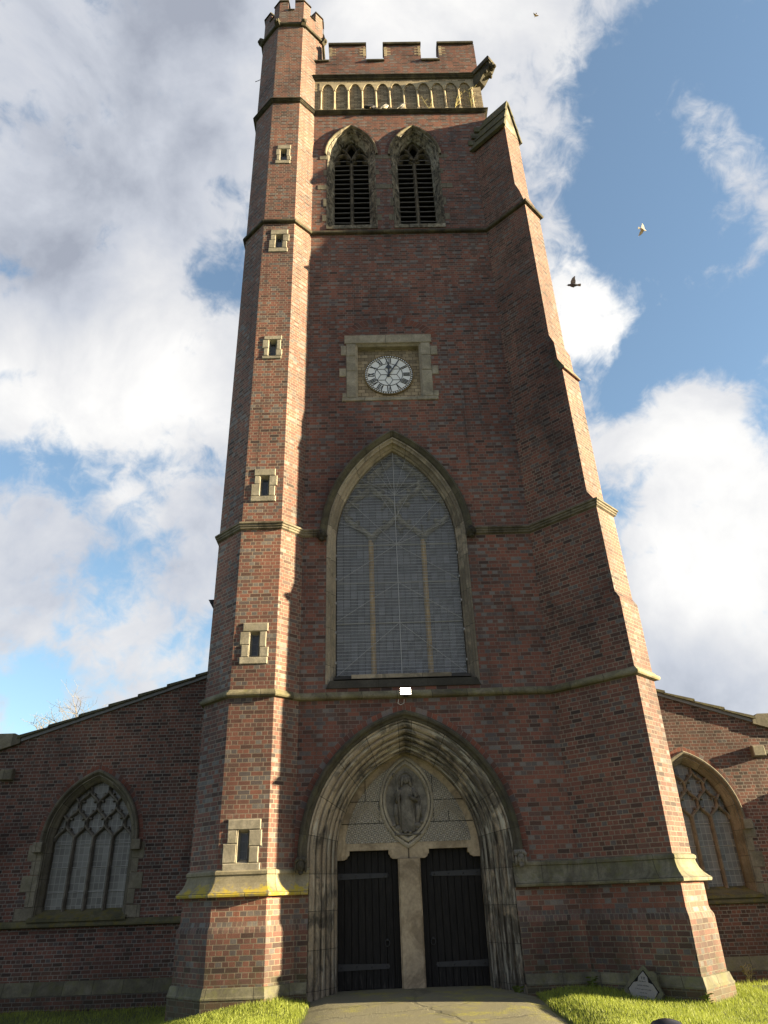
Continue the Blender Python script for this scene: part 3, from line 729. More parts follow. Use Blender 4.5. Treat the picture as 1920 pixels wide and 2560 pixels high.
for sx in (-1, 1):                          # carved head stops
    mb = MB(); c = Vector((sx*2.075, -.13, .53))
    mb.box(c.x-.10, c.x+.10, -.13, .02, .60, .68)
    mb.ball(c, .085, .10, .125, 14, 10)
    mb.ball(c+Vector((0, -.095, -.005)), .022, .035, .035, 8, 6)       # nose
    mb.ball(c+Vector((-.035, -.078, .035)), .02, .02, .012, 6, 4); mb.ball(c+Vector((.035, -.078, .035)), .02, .02, .012, 6, 4)
    mb.ball(c+Vector((0, -.08, -.06)), .03, .02, .01, 6, 4)
    for k in range(7):                      # crown or curled hair
        a = math.pi*(k/6.0); mb.ball(c+Vector((math.cos(a)*.09, -.05, .07+math.sin(a)*.035)), .03, .04, .04, 6, 5)
    for s2_ in (-1, 1): mb.ball(c+Vector((s2_*.09, -.03, -.03)), .028, .05, .09, 7, 6)
    if sx > 0: mb.ball(c+Vector((0, -.06, -.11)), .05, .04, .05, 8, 6)
    else: mb.ball(c+Vector((0, -.02, -.12)), .05, .05, .04, 8, 6)
    mb.build('head_stop', M['relief' if sx > 0 else 'portal_hood'], portal, True)
# tympanum slab with shouldered door heads
DZ, DB = .80, .635
def corbel(x0, x1):                         # quarter-round corbel from x0 (solid side) to x1
    s_ = 1 if x1 > x0 else -1; wv = abs(x1-x0)
    return [(x0, DB), (x0+s_*wv*.55, DB), (x0+s_*wv*.80, DB+.03), (x0+s_*wv*.88, DB+.07), (x1, DB+.085), (x1, DZ)]
head = [(x, z) for x, z in arch_loop(1.46, PC, PZ, PZ, 0, 18)]      # from right springing over apex to left
lowl = [(-1.46, DB)]+corbel(-1.45, -1.20)[1:]+list(reversed(corbel(-.22, -.41)))
lowr = [(-p[0], p[1]) for p in reversed(lowl)]
tymp = MB(); poly = head+lowl+lowr
tymp.prism(poly, lambda p: (p[0], .87, p[1]), lambda p: (p[0], 1.12, p[1]))
ty = fix_normals(tymp.build('tympanum', M['trumeau'], T))
def vesica(a, h, n=16):
    rr = (a*a+h*h)/(2*a); te = math.asin(h/rr)
    return [(a-rr+rr*math.cos(-te+2*te*i/n), rr*math.sin(-te+2*te*i/n)) for i in range(n+1)]
MCZ, MH, MA = 1.715, .80, .50
def vloop(k):
    r = vesica(MA*k, MH*k); return r+[(-x, z) for x, z in r[-2:0:-1]]
# diaper panels as a raised skin with the mandorla cut out
pl = MB()
outer = [(x, z) for x, z in arch_loop(1.30, PC, PZ+.02, PZ+.02, 0, 18)]
outer = [p for p in outer if p[1] > .93]
outer = [(1.26, .93)]+outer+[(-1.26, .93)]
pl.holes(outer, [[(x, MCZ+z+.0) for x, z in vloop(.965)]], lambda p: (p[0], .862, p[1]))
pl.build('carved_panel', M['diaper'], ty)
# masonry joints of the tympanum and slanting dentil bands
JB = [(x0, x1, z-.006, z+.006) for x0, x1, z in ((-1.40, -.40, 1.30), (.40, 1.40, 1.30), (-1.28, -.52, 1.72), (.52, 1.28, 1.72))]+[(x-.006, x+.006, z0, z1) for x, z0, z1 in ((-.86, 1.72, 2.16), (.55, 1.3, 2.2), (-.58, 1.3, 1.72), (.86, 1.3, 1.5), (0, .64, .93))]
for x0, x1, z0, z1 in JB: jb = MB(); jb.box(x0, x1, .845 if x0 == -.006 else .858, .87, z0, z1); jb.build('joint', M['void'], ty)
for sx in (-1, 1):
    db = MB()
    for (xa, za, xb, zb) in ((1.16, 1.34, .80, 1.70), (.80, 1.70, .52, 1.38)):
        A = Vector((sx*xa, za)); B_ = Vector((sx*xb, zb)); d = (B_-A).normalized(); nn = Vector((-d.y, d.x)); L = (B_-A).length
        for off in (-.05, .05): bar(db, [A+nn*off, B_+nn*off], .014, .85, .865)
        k = 0
        while k*.034 < L: bar(db, [A+d*k*.034-nn*.04, A+d*k*.034+nn*.04], .013, .852, .865); k += 1
    db.build('dentil_band', M['mandorla'], ty)
mn = MB()
for ks in ([(1.13, .865), (1.12, .835), (1.06, .815), (1.03, .82), (1.01, .865), (.99, .865), (.975, .82), (.91, .81), (.86, .86), (.85, .885)],):
    n_ = len(vloop(1)); vs = []; fs = []
    for k, y in ks: vs += [(x, y, MCZ+z) for x, z in vloop(k)]
    for a in range(len(ks)-1):
        for i in range(n_): fs.append((a*n_+i, a*n_+(i+1) % n_, (a+1)*n_+(i+1) % n_, (a+1)*n_+i))
    mn.add(vs, fs)
    bk = vloop(.865); mn_b = MB(); mn_b.holes([(x, MCZ+z) for x, z in bk], [], lambda p: (p[0], .868, p[1])); mn_b.build('mandorla_ground', M['relief'], ty)
fix_normals(mn.build('mandorla_frame', M['mandorla'], ty))
# relief of a robed figure with crook, halo and lambs
fg = MB(); Y = .85
rings = [(1.13, .13, .05), (1.16, .155, .055), (1.30, .165, .06), (1.45, .15, .065), (1.60, .135, .065), (1.72, .125, .065), (1.80, .135, .07), (1.90, .155, .07), (1.96, .145, .06), (2.00, .07, .05), (2.04, .05, .045)]
vs = []; fs = []; NS = 28
for z, a, d in rings:
    for k in range(NS):
        q = 2*math.pi*k/NS; fold = 1+(.13 if z < 1.7 else .04)*math.sin(q*9+z*3)
        vs.append((a*math.cos(q)*fold, Y+d*math.sin(q)*fold, z))
for i in range(len(rings)-1):
    for k in range(NS): fs.append((i*NS+k, i*NS+(k+1) % NS, (i+1)*NS+(k+1) % NS, (i+1)*NS+k))
fg.add(vs, fs)
fg.ball((0, Y-.045, 2.115), .062, .06, .085, 14, 10); fg.ball((0, Y-.105, 2.105), .012, .02, .02, 6, 5)
for sx in (-1, 1):
    fg.ball((sx*.022, Y-.10, 2.13), .011, .008, .007, 6, 4)
    fg.tube([(sx*.05, Y-.03, 2.19), (sx*.078, Y-.03, 2.10), (sx*.085, Y-.02, 2.02), (sx*.11, Y-.01, 1.99)], [.025, .03, .028, .012], 7)   # hair
    fg.tube([(sx*.14, Y-.02, 1.93), (sx*.21, Y-.03, 1.80), (sx*.20, Y-.06, 1.70), (sx*(.16 if sx < 0 else .08), Y-.10, 1.78)], [.05, .058, .05, .03], 9)
    fg.tube([(sx*.21, Y, 1.74), (sx*.235, Y, 1.50), (sx*.20, Y, 1.24)], [.045, .05, .03], 8)                                              # hanging cloak
    hx, hz = (-.165, 1.80) if sx < 0 else (.07, 1.79)
    fg.ball((hx, Y-.115, hz), .024, .018, .03, 8, 6)
    for k in range(4): fg.tube([(hx-.02+.013*k, Y-.122, hz+.015), (hx-.02+.013*k-sx*.004, Y-.134, hz-.012)], .0055, 5)
    fg.tube([(hx+.024*sx, Y-.12, hz), (hx+.03*sx, Y-.132, hz+.02)], .006, 5)
    fg.ball((sx*.05, Y-.05, 1.115), .04, .05, .025, 8, 6)
pts = [(.145*math.cos(R(a)), Y-.0, 2.12+.145*math.sin(R(a))) for a in range(-40, 221, 13)]; fg.tube(pts, .013, 6)
fg.tube([(-.14, Y-.13, 1.20), (-.175, Y-.12, 1.80), (-.20, Y-.10, 2.17), (-.225, Y-.10, 2.24), (-.27, Y-.10, 2.245), (-.285, Y-.10, 2.20), (-.26, Y-.10, 2.175)], .013, 7)
for sx, cx_, cz_ in ((-1, -.20, 1.19), (1, .22, 1.24)):
    fg.ball((cx_, Y-.01, cz_), .085, .05, .06, 12, 8); fg.ball((cx_+sx*.07, Y-.04, cz_+.06), .035, .035, .035, 9, 7); fg.ball((cx_+sx*.09, Y-.06, cz_+.045), .02, .02, .015, 7, 5)
    for lx in (-.05, -.02, .03, .06): fg.tube([(cx_+lx, Y-.02, cz_-.03), (cx_+lx, Y-.02, cz_-.12)], [.016, .010], 6)
fg.tube([(.30, Y, 1.40), (.27, Y-.01, 1.56), (.31, Y, 1.70), (.28, Y, 1.82)], [.02, .025, .02, .008], 7)
fg.box(-.27, .27, Y-.05, Y+.02, 1.055, 1.09)
fg.build('carved_figure', M['relief'], ty, True)
mb = MB(); mb.prism([(-.225, -2.4), (.225, -2.4), (.225, DB-.005), (-.225, DB-.005)], lambda p: (p[0]*.88, .82, p[1]), lambda p: (p[0], 1.12, p[1]))
mb.prism([(-.225, -2.4), (.225, -2.4), (.225, DB-.005), (-.225, DB-.005)], lambda p: (p[0], .86, p[1]), lambda p: (p[0], 1.10, p[1]))
fix_normals(mb.build('trumeau_pillar', M['trumeau'], T))
def door(x0, x1, hinge):
    mb = MB(); n = 9; wv = (x1-x0)/n
    mb.box(x0, x1, 1.04, 1.12, -1.62, .86)
    for k in range(n): mb.cbox(x0+k*wv+.004, x0+(k+1)*wv-.004, 1.015+.004*((k*7) % 3), 1.045, -1.575+.01*(k % 2), .86, .006)
    d = mb.build('door', M['black_wood'], T)
    for z, tip in ((.345, True), (-1.20, False)):
        hb = MB(); L = .98; s_ = 1 if hinge < 0 else -1; xa = (x0+.01) if hinge < 0 else (x1-.01)
        q = [(0, z-.058), (.12, z-.055), (L, z-.038), (L+(.02), z), (L, z+.038), (.12, z+.055), (0, z+.058)]
        hb.prism(q, lambda p: (xa+s_*p[0], 1.0, p[1]), lambda p: (xa+s_*p[0], 1.03, p[1]))
        for k in range(4): hb.ball((xa+s_*(.07+.29*k), .998, z), .018, .014, .018, 8, 6)
        if tip:
            for a in (-60, -20, 20, 60): hb.tube([(xa+s_*L, 1.01, z), (xa+s_*(L+.055*math.cos(R(a))), 1.01, z+.055*math.sin(R(a)))], [.014, .006], 5)
        fix_normals(hb.build('hinge_strap', M['iron'], d))
    kx = x1-.27 if hinge < 0 else x0+.20
    rb = MB(); rb.tube([(kx+.045*math.cos(R(a)), .995, -.82+.055*math.sin(R(a))) for a in range(0, 361, 24)], .010, 6); rb.ball((kx, 1.0, -.77), .025, .02, .025, 8, 6); rb.build('door_handle', M['iron'], d)
door(-1.45, -.21, -1); door(.21, 1.45, 1)
mb = MB(); mb.cbox(-1.9, 1.9, .30, 1.15, -1.9, -1.585, .02); mb.build('door_sill', M['plinth'], T)

# ---- great west window
win = MB()
arch_mould(win, [(1.66, -.004), (1.62, -.004), (1.61, .03), (1.585, .05), (1.56, .055), (1.555, .10), (1.575, .12), (1.565, .16), (1.53, .19), (1.50, .20), (1.49, .25), (1.455, .28), (1.45, .42)], MC, MZ, 3.98, n=20)
ww = win.build('west_window', M['stone_jamb'], T)
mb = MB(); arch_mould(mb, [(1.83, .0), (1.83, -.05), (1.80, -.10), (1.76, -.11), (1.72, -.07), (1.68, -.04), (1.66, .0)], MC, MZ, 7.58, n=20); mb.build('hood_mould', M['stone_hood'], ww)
for sx in (-1, 1):
    mb = MB(); c = Vector((sx*1.76, -.10, 7.50)); mb.ball(c, .12, .11, .14, 12, 9, fn=lambda p: 1+.16*math.sin(9*p.x+5*p.z)*math.cos(8*p.y)); mb.ball(c+Vector((0, -.09, 0)), .035, .04, .05, 8, 6); mb.ball(c+Vector((0, -.02, -.13)), .07, .07, .05, 8, 6)
    mb.build('head_stop', M['string_dark'], ww, True)
mb = MB(); mb.prism([(-1.64, 3.88), (1.66, 3.88), (1.58, 4.04), (-1.56, 4.04)], lambda p: (p[0], -.035, p[1]), lambda p: (p[0], .10, p[1])); mb.prism([(.10, 4.07), (-.034, 4.068), (.45, 4.30), (.45, 4.0)], lambda p: (-1.47, p[0], p[1]), lambda p: (1.47, p[0], p[1]))
fix_normals(mb.build('sill', M['sill_dark'], ww))
mb = MB(); mb.cbox(-1.1, 1.05, -.02, .2, 4.07, 4.17, .012); mb.build('sill_block', M['stone_jamb'], ww)
mb = MB(); lp = arch_loop(1.46, MC, MZ, 4.1, 0, 18); mb.holes(lp, [], lambda p: (p[0], .50, p[1])); mb.build('glass', M['glass_dark'], ww)
for xm in (-.61, .655):
    mb = MB(); bar(mb, [(xm, 4.15), (xm, 7.55)], .115, .355, .49); mb.build('mullion', M['mullion_tan'], ww)
mb = MB(); net_tracery(mb, [-.61, .655], 1.265, 7.50, .85, 1.44, MC, MZ, .13, .36, .49, .02, 10.1)
bar(mb, [(-1.0, 9.12), (1.0, 9.12)], .10, .37, .49)
for k in range(14):                         # stumps of weathered cusping
    a = rng.uniform(-1.1, 1.1); z = rng.uniform(7.5, 9.3)
    if in_arch(a, z, 1.35, MC, MZ): bar(mb, [(a, z), (a+rng.uniform(-.2, .2), z+rng.uniform(.03, .25))], .06, .36, .49)
mb.build('tracery', M['tracery_main'], ww)
mb = MB()                                   # woven wire guard
AW = 1.43
x = -AW+.015
def arch_top(x, a=AW): return MZ+math.sqrt(max(0, (a+MC)**2-(abs(x)+MC)**2))
while x < AW:
    mb.box(x-.0021, x+.0021, .312, .318, 4.16, arch_top(x)); x += .0265
z = 4.17
while z < arch_top(0)-.03:
    hw = AW if z < MZ else math.sqrt((AW+MC)**2-(z-MZ)**2)-MC
    mb.box(-hw, hw, .306, .312, z-.0022, z+.0022); z += .078
g = mb.build('wire_guard', M['wire'], ww)
gb = MB(); G = []
bz = [4.17, 5.42, 6.40, 7.38, 8.74]
for z in bz:
    hw = AW if z < MZ else math.sqrt((AW+MC)**2-(z-MZ)**2)-MC
    gb.tube([(-hw, .295, z), (hw, .295, z)], .008, 5)
gb.tube([(0, .29, 4.17), (0, .29, arch_top(0)-.04)], .008, 5)
for z1, ends in ((5.42, [(AW, 4.22)]), (6.40, [(AW, 5.47)]), (7.38, [(AW, 6.44), (1.36, 8.02), (1.17, 8.66)]), (8.74, [(.56, 9.62), (.33, 9.85), (.86, 9.25)]), (8.10, [(.35, 8.74)])):
    for ex, ez in ends:
        for sx in (-1, 1): gb.tube([(0, .285, z1), (sx*ex, .285, ez)], .0055, 5)
gb.build('guard_bar', M['guard_bar'], ww)
cl = MB()
for sx in (-1, 1):
    for z in (4.5, 5.2, 5.9, 6.5, 7.1): cl = MB(); cl.box(sx*1.455-.02, sx*1.455+.02, .28, .33, z, z+.05); cl.build('guard_clip', M['guard_bar'], ww)

# ---- clock
cs = MB()
fr = lambda x0, x1, z0, z1, y=-.035: cs.cbox(x0, x1, y, .10, z0, z1, .015)
fr(-1.21, -.08, 13.42, 13.72); fr(-.075, 1.20, 13.42, 13.72)
fr(-1.16, -.905, 12.98, 13.415, -.03); fr(-1.16, -.905, 12.46, 12.975, -.033); fr(-1.16, -.90, 11.57, 12.455, -.03)
fr(.89, 1.15, 12.98, 13.415, -.03); fr(.885, 1.15, 12.46, 12.975, -.033); fr(.87, 1.15, 11.57, 12.455, -.03)
fr(-1.28, -.70, 11.45, 11.565); fr(-.695, .70, 11.46, 11.565, -.02); fr(.705, 1.27, 11.45, 11.565)
for x0, x1, z0, z1 in ((-1.31, -1.165, 13.02, 13.36), (-1.35, -1.165, 12.28, 12.56), (-1.27, -1.165, 11.57, 11.72), (1.155, 1.34, 12.98, 13.30), (1.155, 1.33, 12.30, 12.60), (1.155, 1.29, 11.57, 11.76)): fr(x0, x1, z0, z1, -.026)
# moulded inner edge running back to the panel
q = [(-.93, 11.56), (.88, 11.56), (.90, 13.42), (-.91, 13.42)]; qi = [(-.86, 11.60), (.83, 11.60), (.84, 13.36), (-.85, 13.36)]
cs.add([(p[0], .0, p[1]) for p in q]+[(p[0], .05, p[1]) for p in qi]+[(p[0], .22, p[1]) for p in qi], [(i, (i+1) % 4, 4+(i+1) % 4, 4+i) for i in range(4)]+[(4+i, 4+(i+1) % 4, 8+(i+1) % 4, 8+i) for i in range(4)])
cso = cs.build('clock_surround', M['stone'], T)
mb = MB(); mb.add([(p[0]*1.02, .20, p[1]) for p in [(-.9, 11.55), (.9, 11.55), (.9, 13.45), (-.9, 13.45)]], [(0, 1, 2, 3)]); mb.build('back_panel', M['clock_block'], cso)
CX, CZ, CR = -.012, 12.46, .672
def disc(mb, r0, r1, y0, y1, n=72, c=(CX, CZ)):
    vs = []
    for k in range(n):
        a = 2*math.pi*k/n
        for r_, y in ((r0, y0), (r1, y0), (r1, y1), (r0, y1)): vs.append((c[0]+r_*math.sin(a), y, c[1]+r_*math.cos(a)))
    fs = []
    for k in range(n):
        j = (k+1) % n
        for s_ in range(4): fs.append((k*4+s_, k*4+(s_+1) % 4, j*4+(s_+1) % 4, j*4+s_))
    mb.add(vs, fs)
clk = thing('x', '', ''); clk.name = 'clock'; clk.parent = T; del clk['label']; del clk['category']
mb = MB(); disc(mb, .002, .60, 0.1650, 0.1950); fix_normals(mb.build('dial', M['clock_white'], clk))
mb = MB(); disc(mb, .595, CR, 0.1550, 0.1980); fix_normals(mb.build('bezel', M['clock_black'], clk))
mb = MB(); disc(mb, .660, .678, 0.1480, 0.1980); disc(mb, .592, .600, 0.1520, 0.1700)
fix_normals(mb.build('gilt_ring', M['clock_gold'], clk))
mb = MB()
for k in range(60):
    a = 2*math.pi*k/60; mb = MB(); mb.ball((CX+.626*math.sin(a), 0.1540, CZ+.626*math.cos(a)), .021, .006, .021, 6, 4); mb.build('minute_dot', M['clock_white'], clk)
mb = MB(); disc(mb, .368, .384, 0.1580, 0.1700)
def seg(mb, p, q, wd, y=0.1560, y1=0.1700):
    A = Vector(p); B_ = Vector(q); d = (B_-A).normalized(); nn = Vector((-d.y, d.x))*wd*.5
    q4 = [A+nn, B_+nn, B_-nn, A-nn]; mb.prism([(v.x, v.y) for v in q4], lambda p: (CX+p[0], y, CZ+p[1]), lambda p: (CX+p[0], y1, CZ+p[1]))
for k in range(6):                          # six-petal lattice
    a = R(60*k+90); b1 = R(60*k+60); b2 = R(60*k+120)
    tip = (.372*math.sin(R(60*k)), .372*math.cos(R(60*k))); l = (.215*math.sin(R(60*k-30)), .215*math.cos(R(60*k-30))); r_ = (.215*math.sin(R(60*k+30)), .215*math.cos(R(60*k+30)))
    seg(mb, (0, 0), l, .012); seg(mb, l, tip, .012); seg(mb, r_, tip, .012)
fix_normals(mb.build('lattice', M['clock_black'], clk))
ROM = ['XII', 'I', 'II', 'III', 'IV', 'V', 'VI', 'VII', 'VIII', 'IX', 'X', 'XI']
ROM[4] = 'IIII'
for k, s_ in enumerate(ROM):
    mb = MB(); wd = {'I': .042, 'V': .085, 'X': .085}; tot = sum(wd[c] for c in s_); xx = -tot/2; a = R(30*k); h0, h1 = .395, .575
    def rp(x, r_): return (x*math.cos(a)+r_*math.sin(a), -x*math.sin(a)+r_*math.cos(a))
    for c in s_:
        m_ = xx+wd[c]/2; e = wd[c]*.36
        if c == 'I': seg(mb, rp(m_, h0), rp(m_, h1), .024)
        if c == 'V': seg(mb, rp(m_-e, h1), rp(m_, h0), .026); seg(mb, rp(m_+e, h1), rp(m_, h0), .013, 0.1565)
        if c == 'X': seg(mb, rp(m_-e, h1), rp(m_+e, h0), .026); seg(mb, rp(m_+e, h1), rp(m_-e, h0), .013, 0.1565)
        xx += wd[c]
    fix_normals(mb.build('numeral', M['clock_black'], clk))
def hand(ang, L, wd, y, spade):
    mb = MB(); a = R(ang)
    def q(x, r_): return (CX+x*math.cos(a)+r_*math.sin(a), CZ-x*math.sin(a)+r_*math.cos(a))
    poly = [(-wd*.5, -.09), (wd*.5, -.09), (wd*.5, L*.45)]+([(wd*1.7, L*.52), (wd*1.9, L*.60), (wd*1.2, L*.68), (wd*.45, L*.74)] if spade else [(wd*.6, L*.6)])
    poly = poly+[(0, L)]+[(-x, r_) for x, r_ in reversed(poly[2:])]
    mb.prism(poly, lambda p: (q(*p)[0], y, q(*p)[1]), lambda p: (q(*p)[0], y+.012, q(*p)[1])); mb.ball((CX, y, CZ), .032, .02, .032, 10, 6)
    fix_normals(mb.build('clock_hand', M['clock_hand'], clk))
hand(32, .57, .034, 0.1250, False); hand(1, .43, .042, 0.1380, True)

# relieving arch of bricks over the clock
mb = MB(); n = 40; vs = []; fs = []; uvs = []
for i in range(n+1):
    t = -1.0+2.0*i/n; a = t*R(62); rr = 1.46
    for r_, vv in ((rr-.11, 0), (rr+.11, .22)): vs.append((r_*math.sin(a), -.005, 13.05+r_*math.cos(a)*.85))
for i in range(n): fs.append((2*i, 2*i+2, 2*i+3, 2*i+1)); L0 = i*2*R(62)/n*1.46; L1 = (i+1)*2*R(62)/n*1.46; uvs.append([(L0, 0), (L1, 0), (L1, .22), (L0, .22)])
mb.add(vs, fs, uvs); mb.build('relieving_arch', M['brick_ring'], T)

# ---- belfry windows
def belfry(cx, zs, j):
    b_ = MB()
    arch_mould(b_, [(.80, -.004), (.77, -.004), (.755, .04), (.73, .06), (.72, .09), (.73, .11), (.70, .14), (.64, .20), (.62, .24), (.60, .27), (.565, .30), (.56, .50)], BC, zs, 18.05, cx, n=14)
    o = b_.build('belfry_window', M['belfry'], T)
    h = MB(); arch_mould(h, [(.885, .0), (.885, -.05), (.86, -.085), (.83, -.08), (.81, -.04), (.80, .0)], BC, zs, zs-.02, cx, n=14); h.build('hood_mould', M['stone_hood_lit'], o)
    rg = MB(); arch_mould(rg, [(1.0, .0), (1.0, -.005), (.885, -.005)], BC, zs, zs-.1, cx, n=14); rg.build('arch_ring', M['brick_ring'], o)
    v = MB(); v.add([(cx-.6, .62, 18), (cx+.6, .62, 18), (cx+.6, .62, zs+1.5), (cx-.6, .62, zs+1.5)], [(0, 1, 2, 3)]); v.build('dark_opening', M['void'], o)
    s_ = MB(); s_.prism([(-.03, 18.05), (-.03, 18.20), (.0, 18.22), (.55, 18.45), (.55, 18.05)], lambda p: (cx-.79, p[0], p[1]), lambda p: (cx+.79, p[0], p[1])); fix_normals(s_.build('sill', M['belfry'], o))
    mm = MB(); bar(mm, [(cx, 18.3), (cx, zs+.15)], .125, .30, .48); mm.build('mullion', M['tracery_dark'], o)
    tr = MB()
    for sx in (-1, 1):                      # two light heads and an eyelet
        lx = sx*.28
        bar(tr, [(lx+.28*math.cos(R(a))*(1.0), zs-.02+.48*math.sin(R(a))) for a in range(0, 91, 15)], .085, .30, .44, cx)
        bar(tr, [(lx-.28*math.cos(R(a))*(1.0), zs-.02+.48*math.sin(R(a))) for a in range(0, 91, 15)], .085, .30, .44, cx)
        bar(tr, [(0, zs+.12), (sx*.06, zs+.34), (sx*.19, zs+.62), (sx*.30, zs+.74)], .085, .29, .44, cx)
        bar(tr, [(0, zs+1.02), (sx*.13, zs+.84), (sx*.19, zs+.64)], .07, .30, .44, cx)
        for dx in (-.24, .24): bar(tr, [(lx+dx, zs+.05), (lx+dx*.45, zs+.13)], .07, .31, .44, cx)
        tr.ball((cx+sx*.10, .30, zs+.22), .06, .05, .07, 8, 6)
    tr.build('tracery', M['tracery_dark'], o)
    for sx in (-1, 1):
        xa, xb = (cx-.56, cx-.055) if sx < 0 else (cx+.055, cx+.56)
        for k in range(14):
            z = 18.72+k*.232; lv = MB(); jt = rng.uniform(-.012, .012, 2)
            lv.prism([(.33, z), (.33, z+.035), (.58, z+.25), (.58, z+.215)], lambda p: (xa, p[0], p[1]+jt[0]), lambda p: (xb, p[0], p[1]+jt[1]))
            fix_normals(lv.build('louver', M['louver'], o))
    qn = MB()                               # long-and-short jamb stones
    for sx in (-1, 1):
        for k, (z0, z1, e) in enumerate(((18.42, 18.70, .15), (19.1, 19.45, .10), (19.90, 20.12, .34), (20.6, 20.85, .11), (21.40, 21.60, .28))):
            if k == 2 and sx*cx < 0 and False: continue
            e2 = e*(1 if (k+j) % 2 else .85); a, b = (cx+.80, cx+.80+e2) if sx > 0 else (cx-.80-e2, cx-.80)
            if cx < 0 and sx > 0: b = min(b, .10-.002)
            if cx > 0 and sx < 0: a = max(a, .10+.002)
            qn = MB(); qn.cbox(a, b, -.012, .05, z0, z1, .008); qn.build('jamb_stone', M['nave_stone'], o)
for j, (cx, zs) in enumerate(BELL): belfry(cx, zs, j)

# ---- cream arcade band
ar = MB(); NX = [-1.763+.4896*k for k in range(11)]
def niche(cx):
    a = .200; pts = [(cx-a, 23.99), (cx+a, 23.99), (cx+a, 25.20)]
    pts += [(cx+a*.99, 25.29), (cx+a*.90, 25.37), (cx+a*.76, 25.42), (cx+a*.70, 25.47), (cx+a*.50, 25.54), (cx+a*.25, 25.575), (cx, 25.585)]
    return pts+[(2*cx-x, z) for x, z in reversed(pts[2:-1])]
ar.holes([(-2.30, 23.93), (XT, 23.93), (XT, 25.86), (-2.30, 25.86)], [niche(c) for c in NX], lambda p: (p[0], .0, p[1]))
for c in NX:
    q = niche(c); n = len(q)
    ar.add([(p[0], .0, p[1]) for p in q]+[(p[0], .05, p[1]) for p in q], [(i, (i+1) % n, n+(i+1) % n, n+i) for i in range(n)])
ar.add([(XT, 0, 23.93), (XT, YB, 23.93), (XT, YB, 25.86), (XT, 0, 25.86)], [(0, 1, 2, 3)])
ar.add([(-XT, YB, 23.9), (-XT, 0, 23.9), (-XT, 0, 25.86), (-XT, YB, 25.86)], [(0, 1, 2, 3)])
ar.add([(XT, YB, 23.9), (-XT, YB, 23.9), (-XT, YB, 25.86), (XT, YB, 25.86)], [(0, 1, 2, 3)])
aro = ar.build('blind_arcade', M['cream_brick'], T)
mb = MB(); mb.add([(-2.3, .046, 23.93), (XT-.1, .046, 23.93), (XT-.1, .046, 25.7), (-2.3, .046, 25.7)], [(0, 1, 2, 3)]); mb.build('back_wall', M['cream_brick'], aro)
hb_ = MB()                                  # stone heads of the niches
def headcut(c):
    q = niche(c); return [p for p in q if p[1] > 25.1]
pts = [(-2.05, 25.22)]
for c in NX:
    h = sorted(headcut(c)[0:], key=lambda p: 0) ; q = niche(c); q = [p for p in q if p[1] >= 25.19]; q = q[::-1]
    pts += [(p[0], max(p[1], 25.22)) for p in q]
pts += [(3.42, 25.22), (3.42, 25.66), (-2.05, 25.66)]
hb_.prism(pts, lambda p: (p[0], -.012, p[1]), lambda p: (p[0], .02, p[1])); fix_normals(hb_.build('arcade_head', M['cream_stone'], aro))
for k in range(12):
    xs = NX[0]-.245+.4896*k
    if k in (0, 11): xs += (.02 if k == 0 else -.02)
    mb = MB(); mb.tube([(xs, -.0, 24.10), (xs, -.0, 25.14)], (.036), 10); mb.cbox(xs-.055, xs+.055, -.05, .03, 23.99, 24.10, .012); mb.cbox(xs-.052, xs+.052, -.05, .03, 25.14, 25.215, .015)
    mb.build('shaft', M['cream_stone'], aro)

# ---- parapet
pp = MB(); MER = [(-1.715, -.365), (.320, 1.680), (2.360, 3.70)]
poly = [(-2.6, 26.0), (XT, 26.0), (XT, 28.03)]
for a, b in reversed(MER):
    if b < XT: poly += [(b, 26.98), (b, 28.03)]
    poly += [(a, 28.03), (a, 26.98)]
poly += [(-2.6, 26.98)]
pp.prism(poly, lambda p: (p[0], .0, p[1]), lambda p: (p[0], .38, p[1]))
for k in range(4):                          # side and back parapets with their own merlons
    y0 = .38+.35+k*1.85
    for xs in (XT-.38, -XT): pp.box(xs+.003, xs+.377, y0+.6, y0+1.6, 26.97, 28.03)
pp.box(XT-.377, XT-.003, .383, YB, 26.0, 26.97); pp.box(-XT+.003, -XT+.377, 1.6, YB, 26.0, 26.97); pp.box(-XT+.4, XT-.4, YB-.36, YB-.003, 26.0, 26.97)
for k in range(3): pp.box(-3.0+2.2*k, -1.6+2.2*k, YB-.36, YB-.004, 26.96, 28.03)
ppo = fix_normals(pp.build('parapet', M['brick'], T))
for a, b in MER:
    mb = MB()
    mb.prism([(-.07, 28.02), (-.07, 28.10), (-.03, 28.13), (-.03, 28.20), (.05, 28.235), (.05, 28.34), (.33, 28.34), (.45, 28.10), (.45, 28.02)], lambda p: (a-.03, p[0], p[1]), lambda p: (b+(.03 if b < XT else -.02), p[0], p[1])); fix_normals(mb.build('coping', M['string_dark'], ppo))
for a, b in ((-2.28, -1.715), (-.365, .320), (1.680, 2.360)):
    mb = MB(); mb.prism([(-.06, 26.97), (-.06, 27.05), (.0, 27.12), (.40, 27.12), (.44, 26.97)], lambda p: (a+.002, p[0], p[1]), lambda p: (b-.002, p[0], p[1])); fix_normals(mb.build('coping', M['string_dark'], ppo))
for a, b in MER:                            # cream quoin bricks toothed into the merlon edges, one meshed strip an edge
    for e, sg in ((a, 1), (b, -1)):
        if e == XT: continue
        mb = MB(); mb.cbox(*sorted((e-.003*sg, e+.10*sg)), -.006, .05, 27.32, 27.93, .003)
        strip = mb.build('quoin_strip', M['cream_brick'], ppo)
        for k in range(1, 7, 2): q = MB(); z = 27.32+k*.0866; q.cbox(*sorted((e+.101*sg, e+.24*sg)), -.006, .05, z, z+.075, .003); q.build('quoin_brick', M['cream_brick'], ppo)
mb = MB()                                   # corner gargoyle
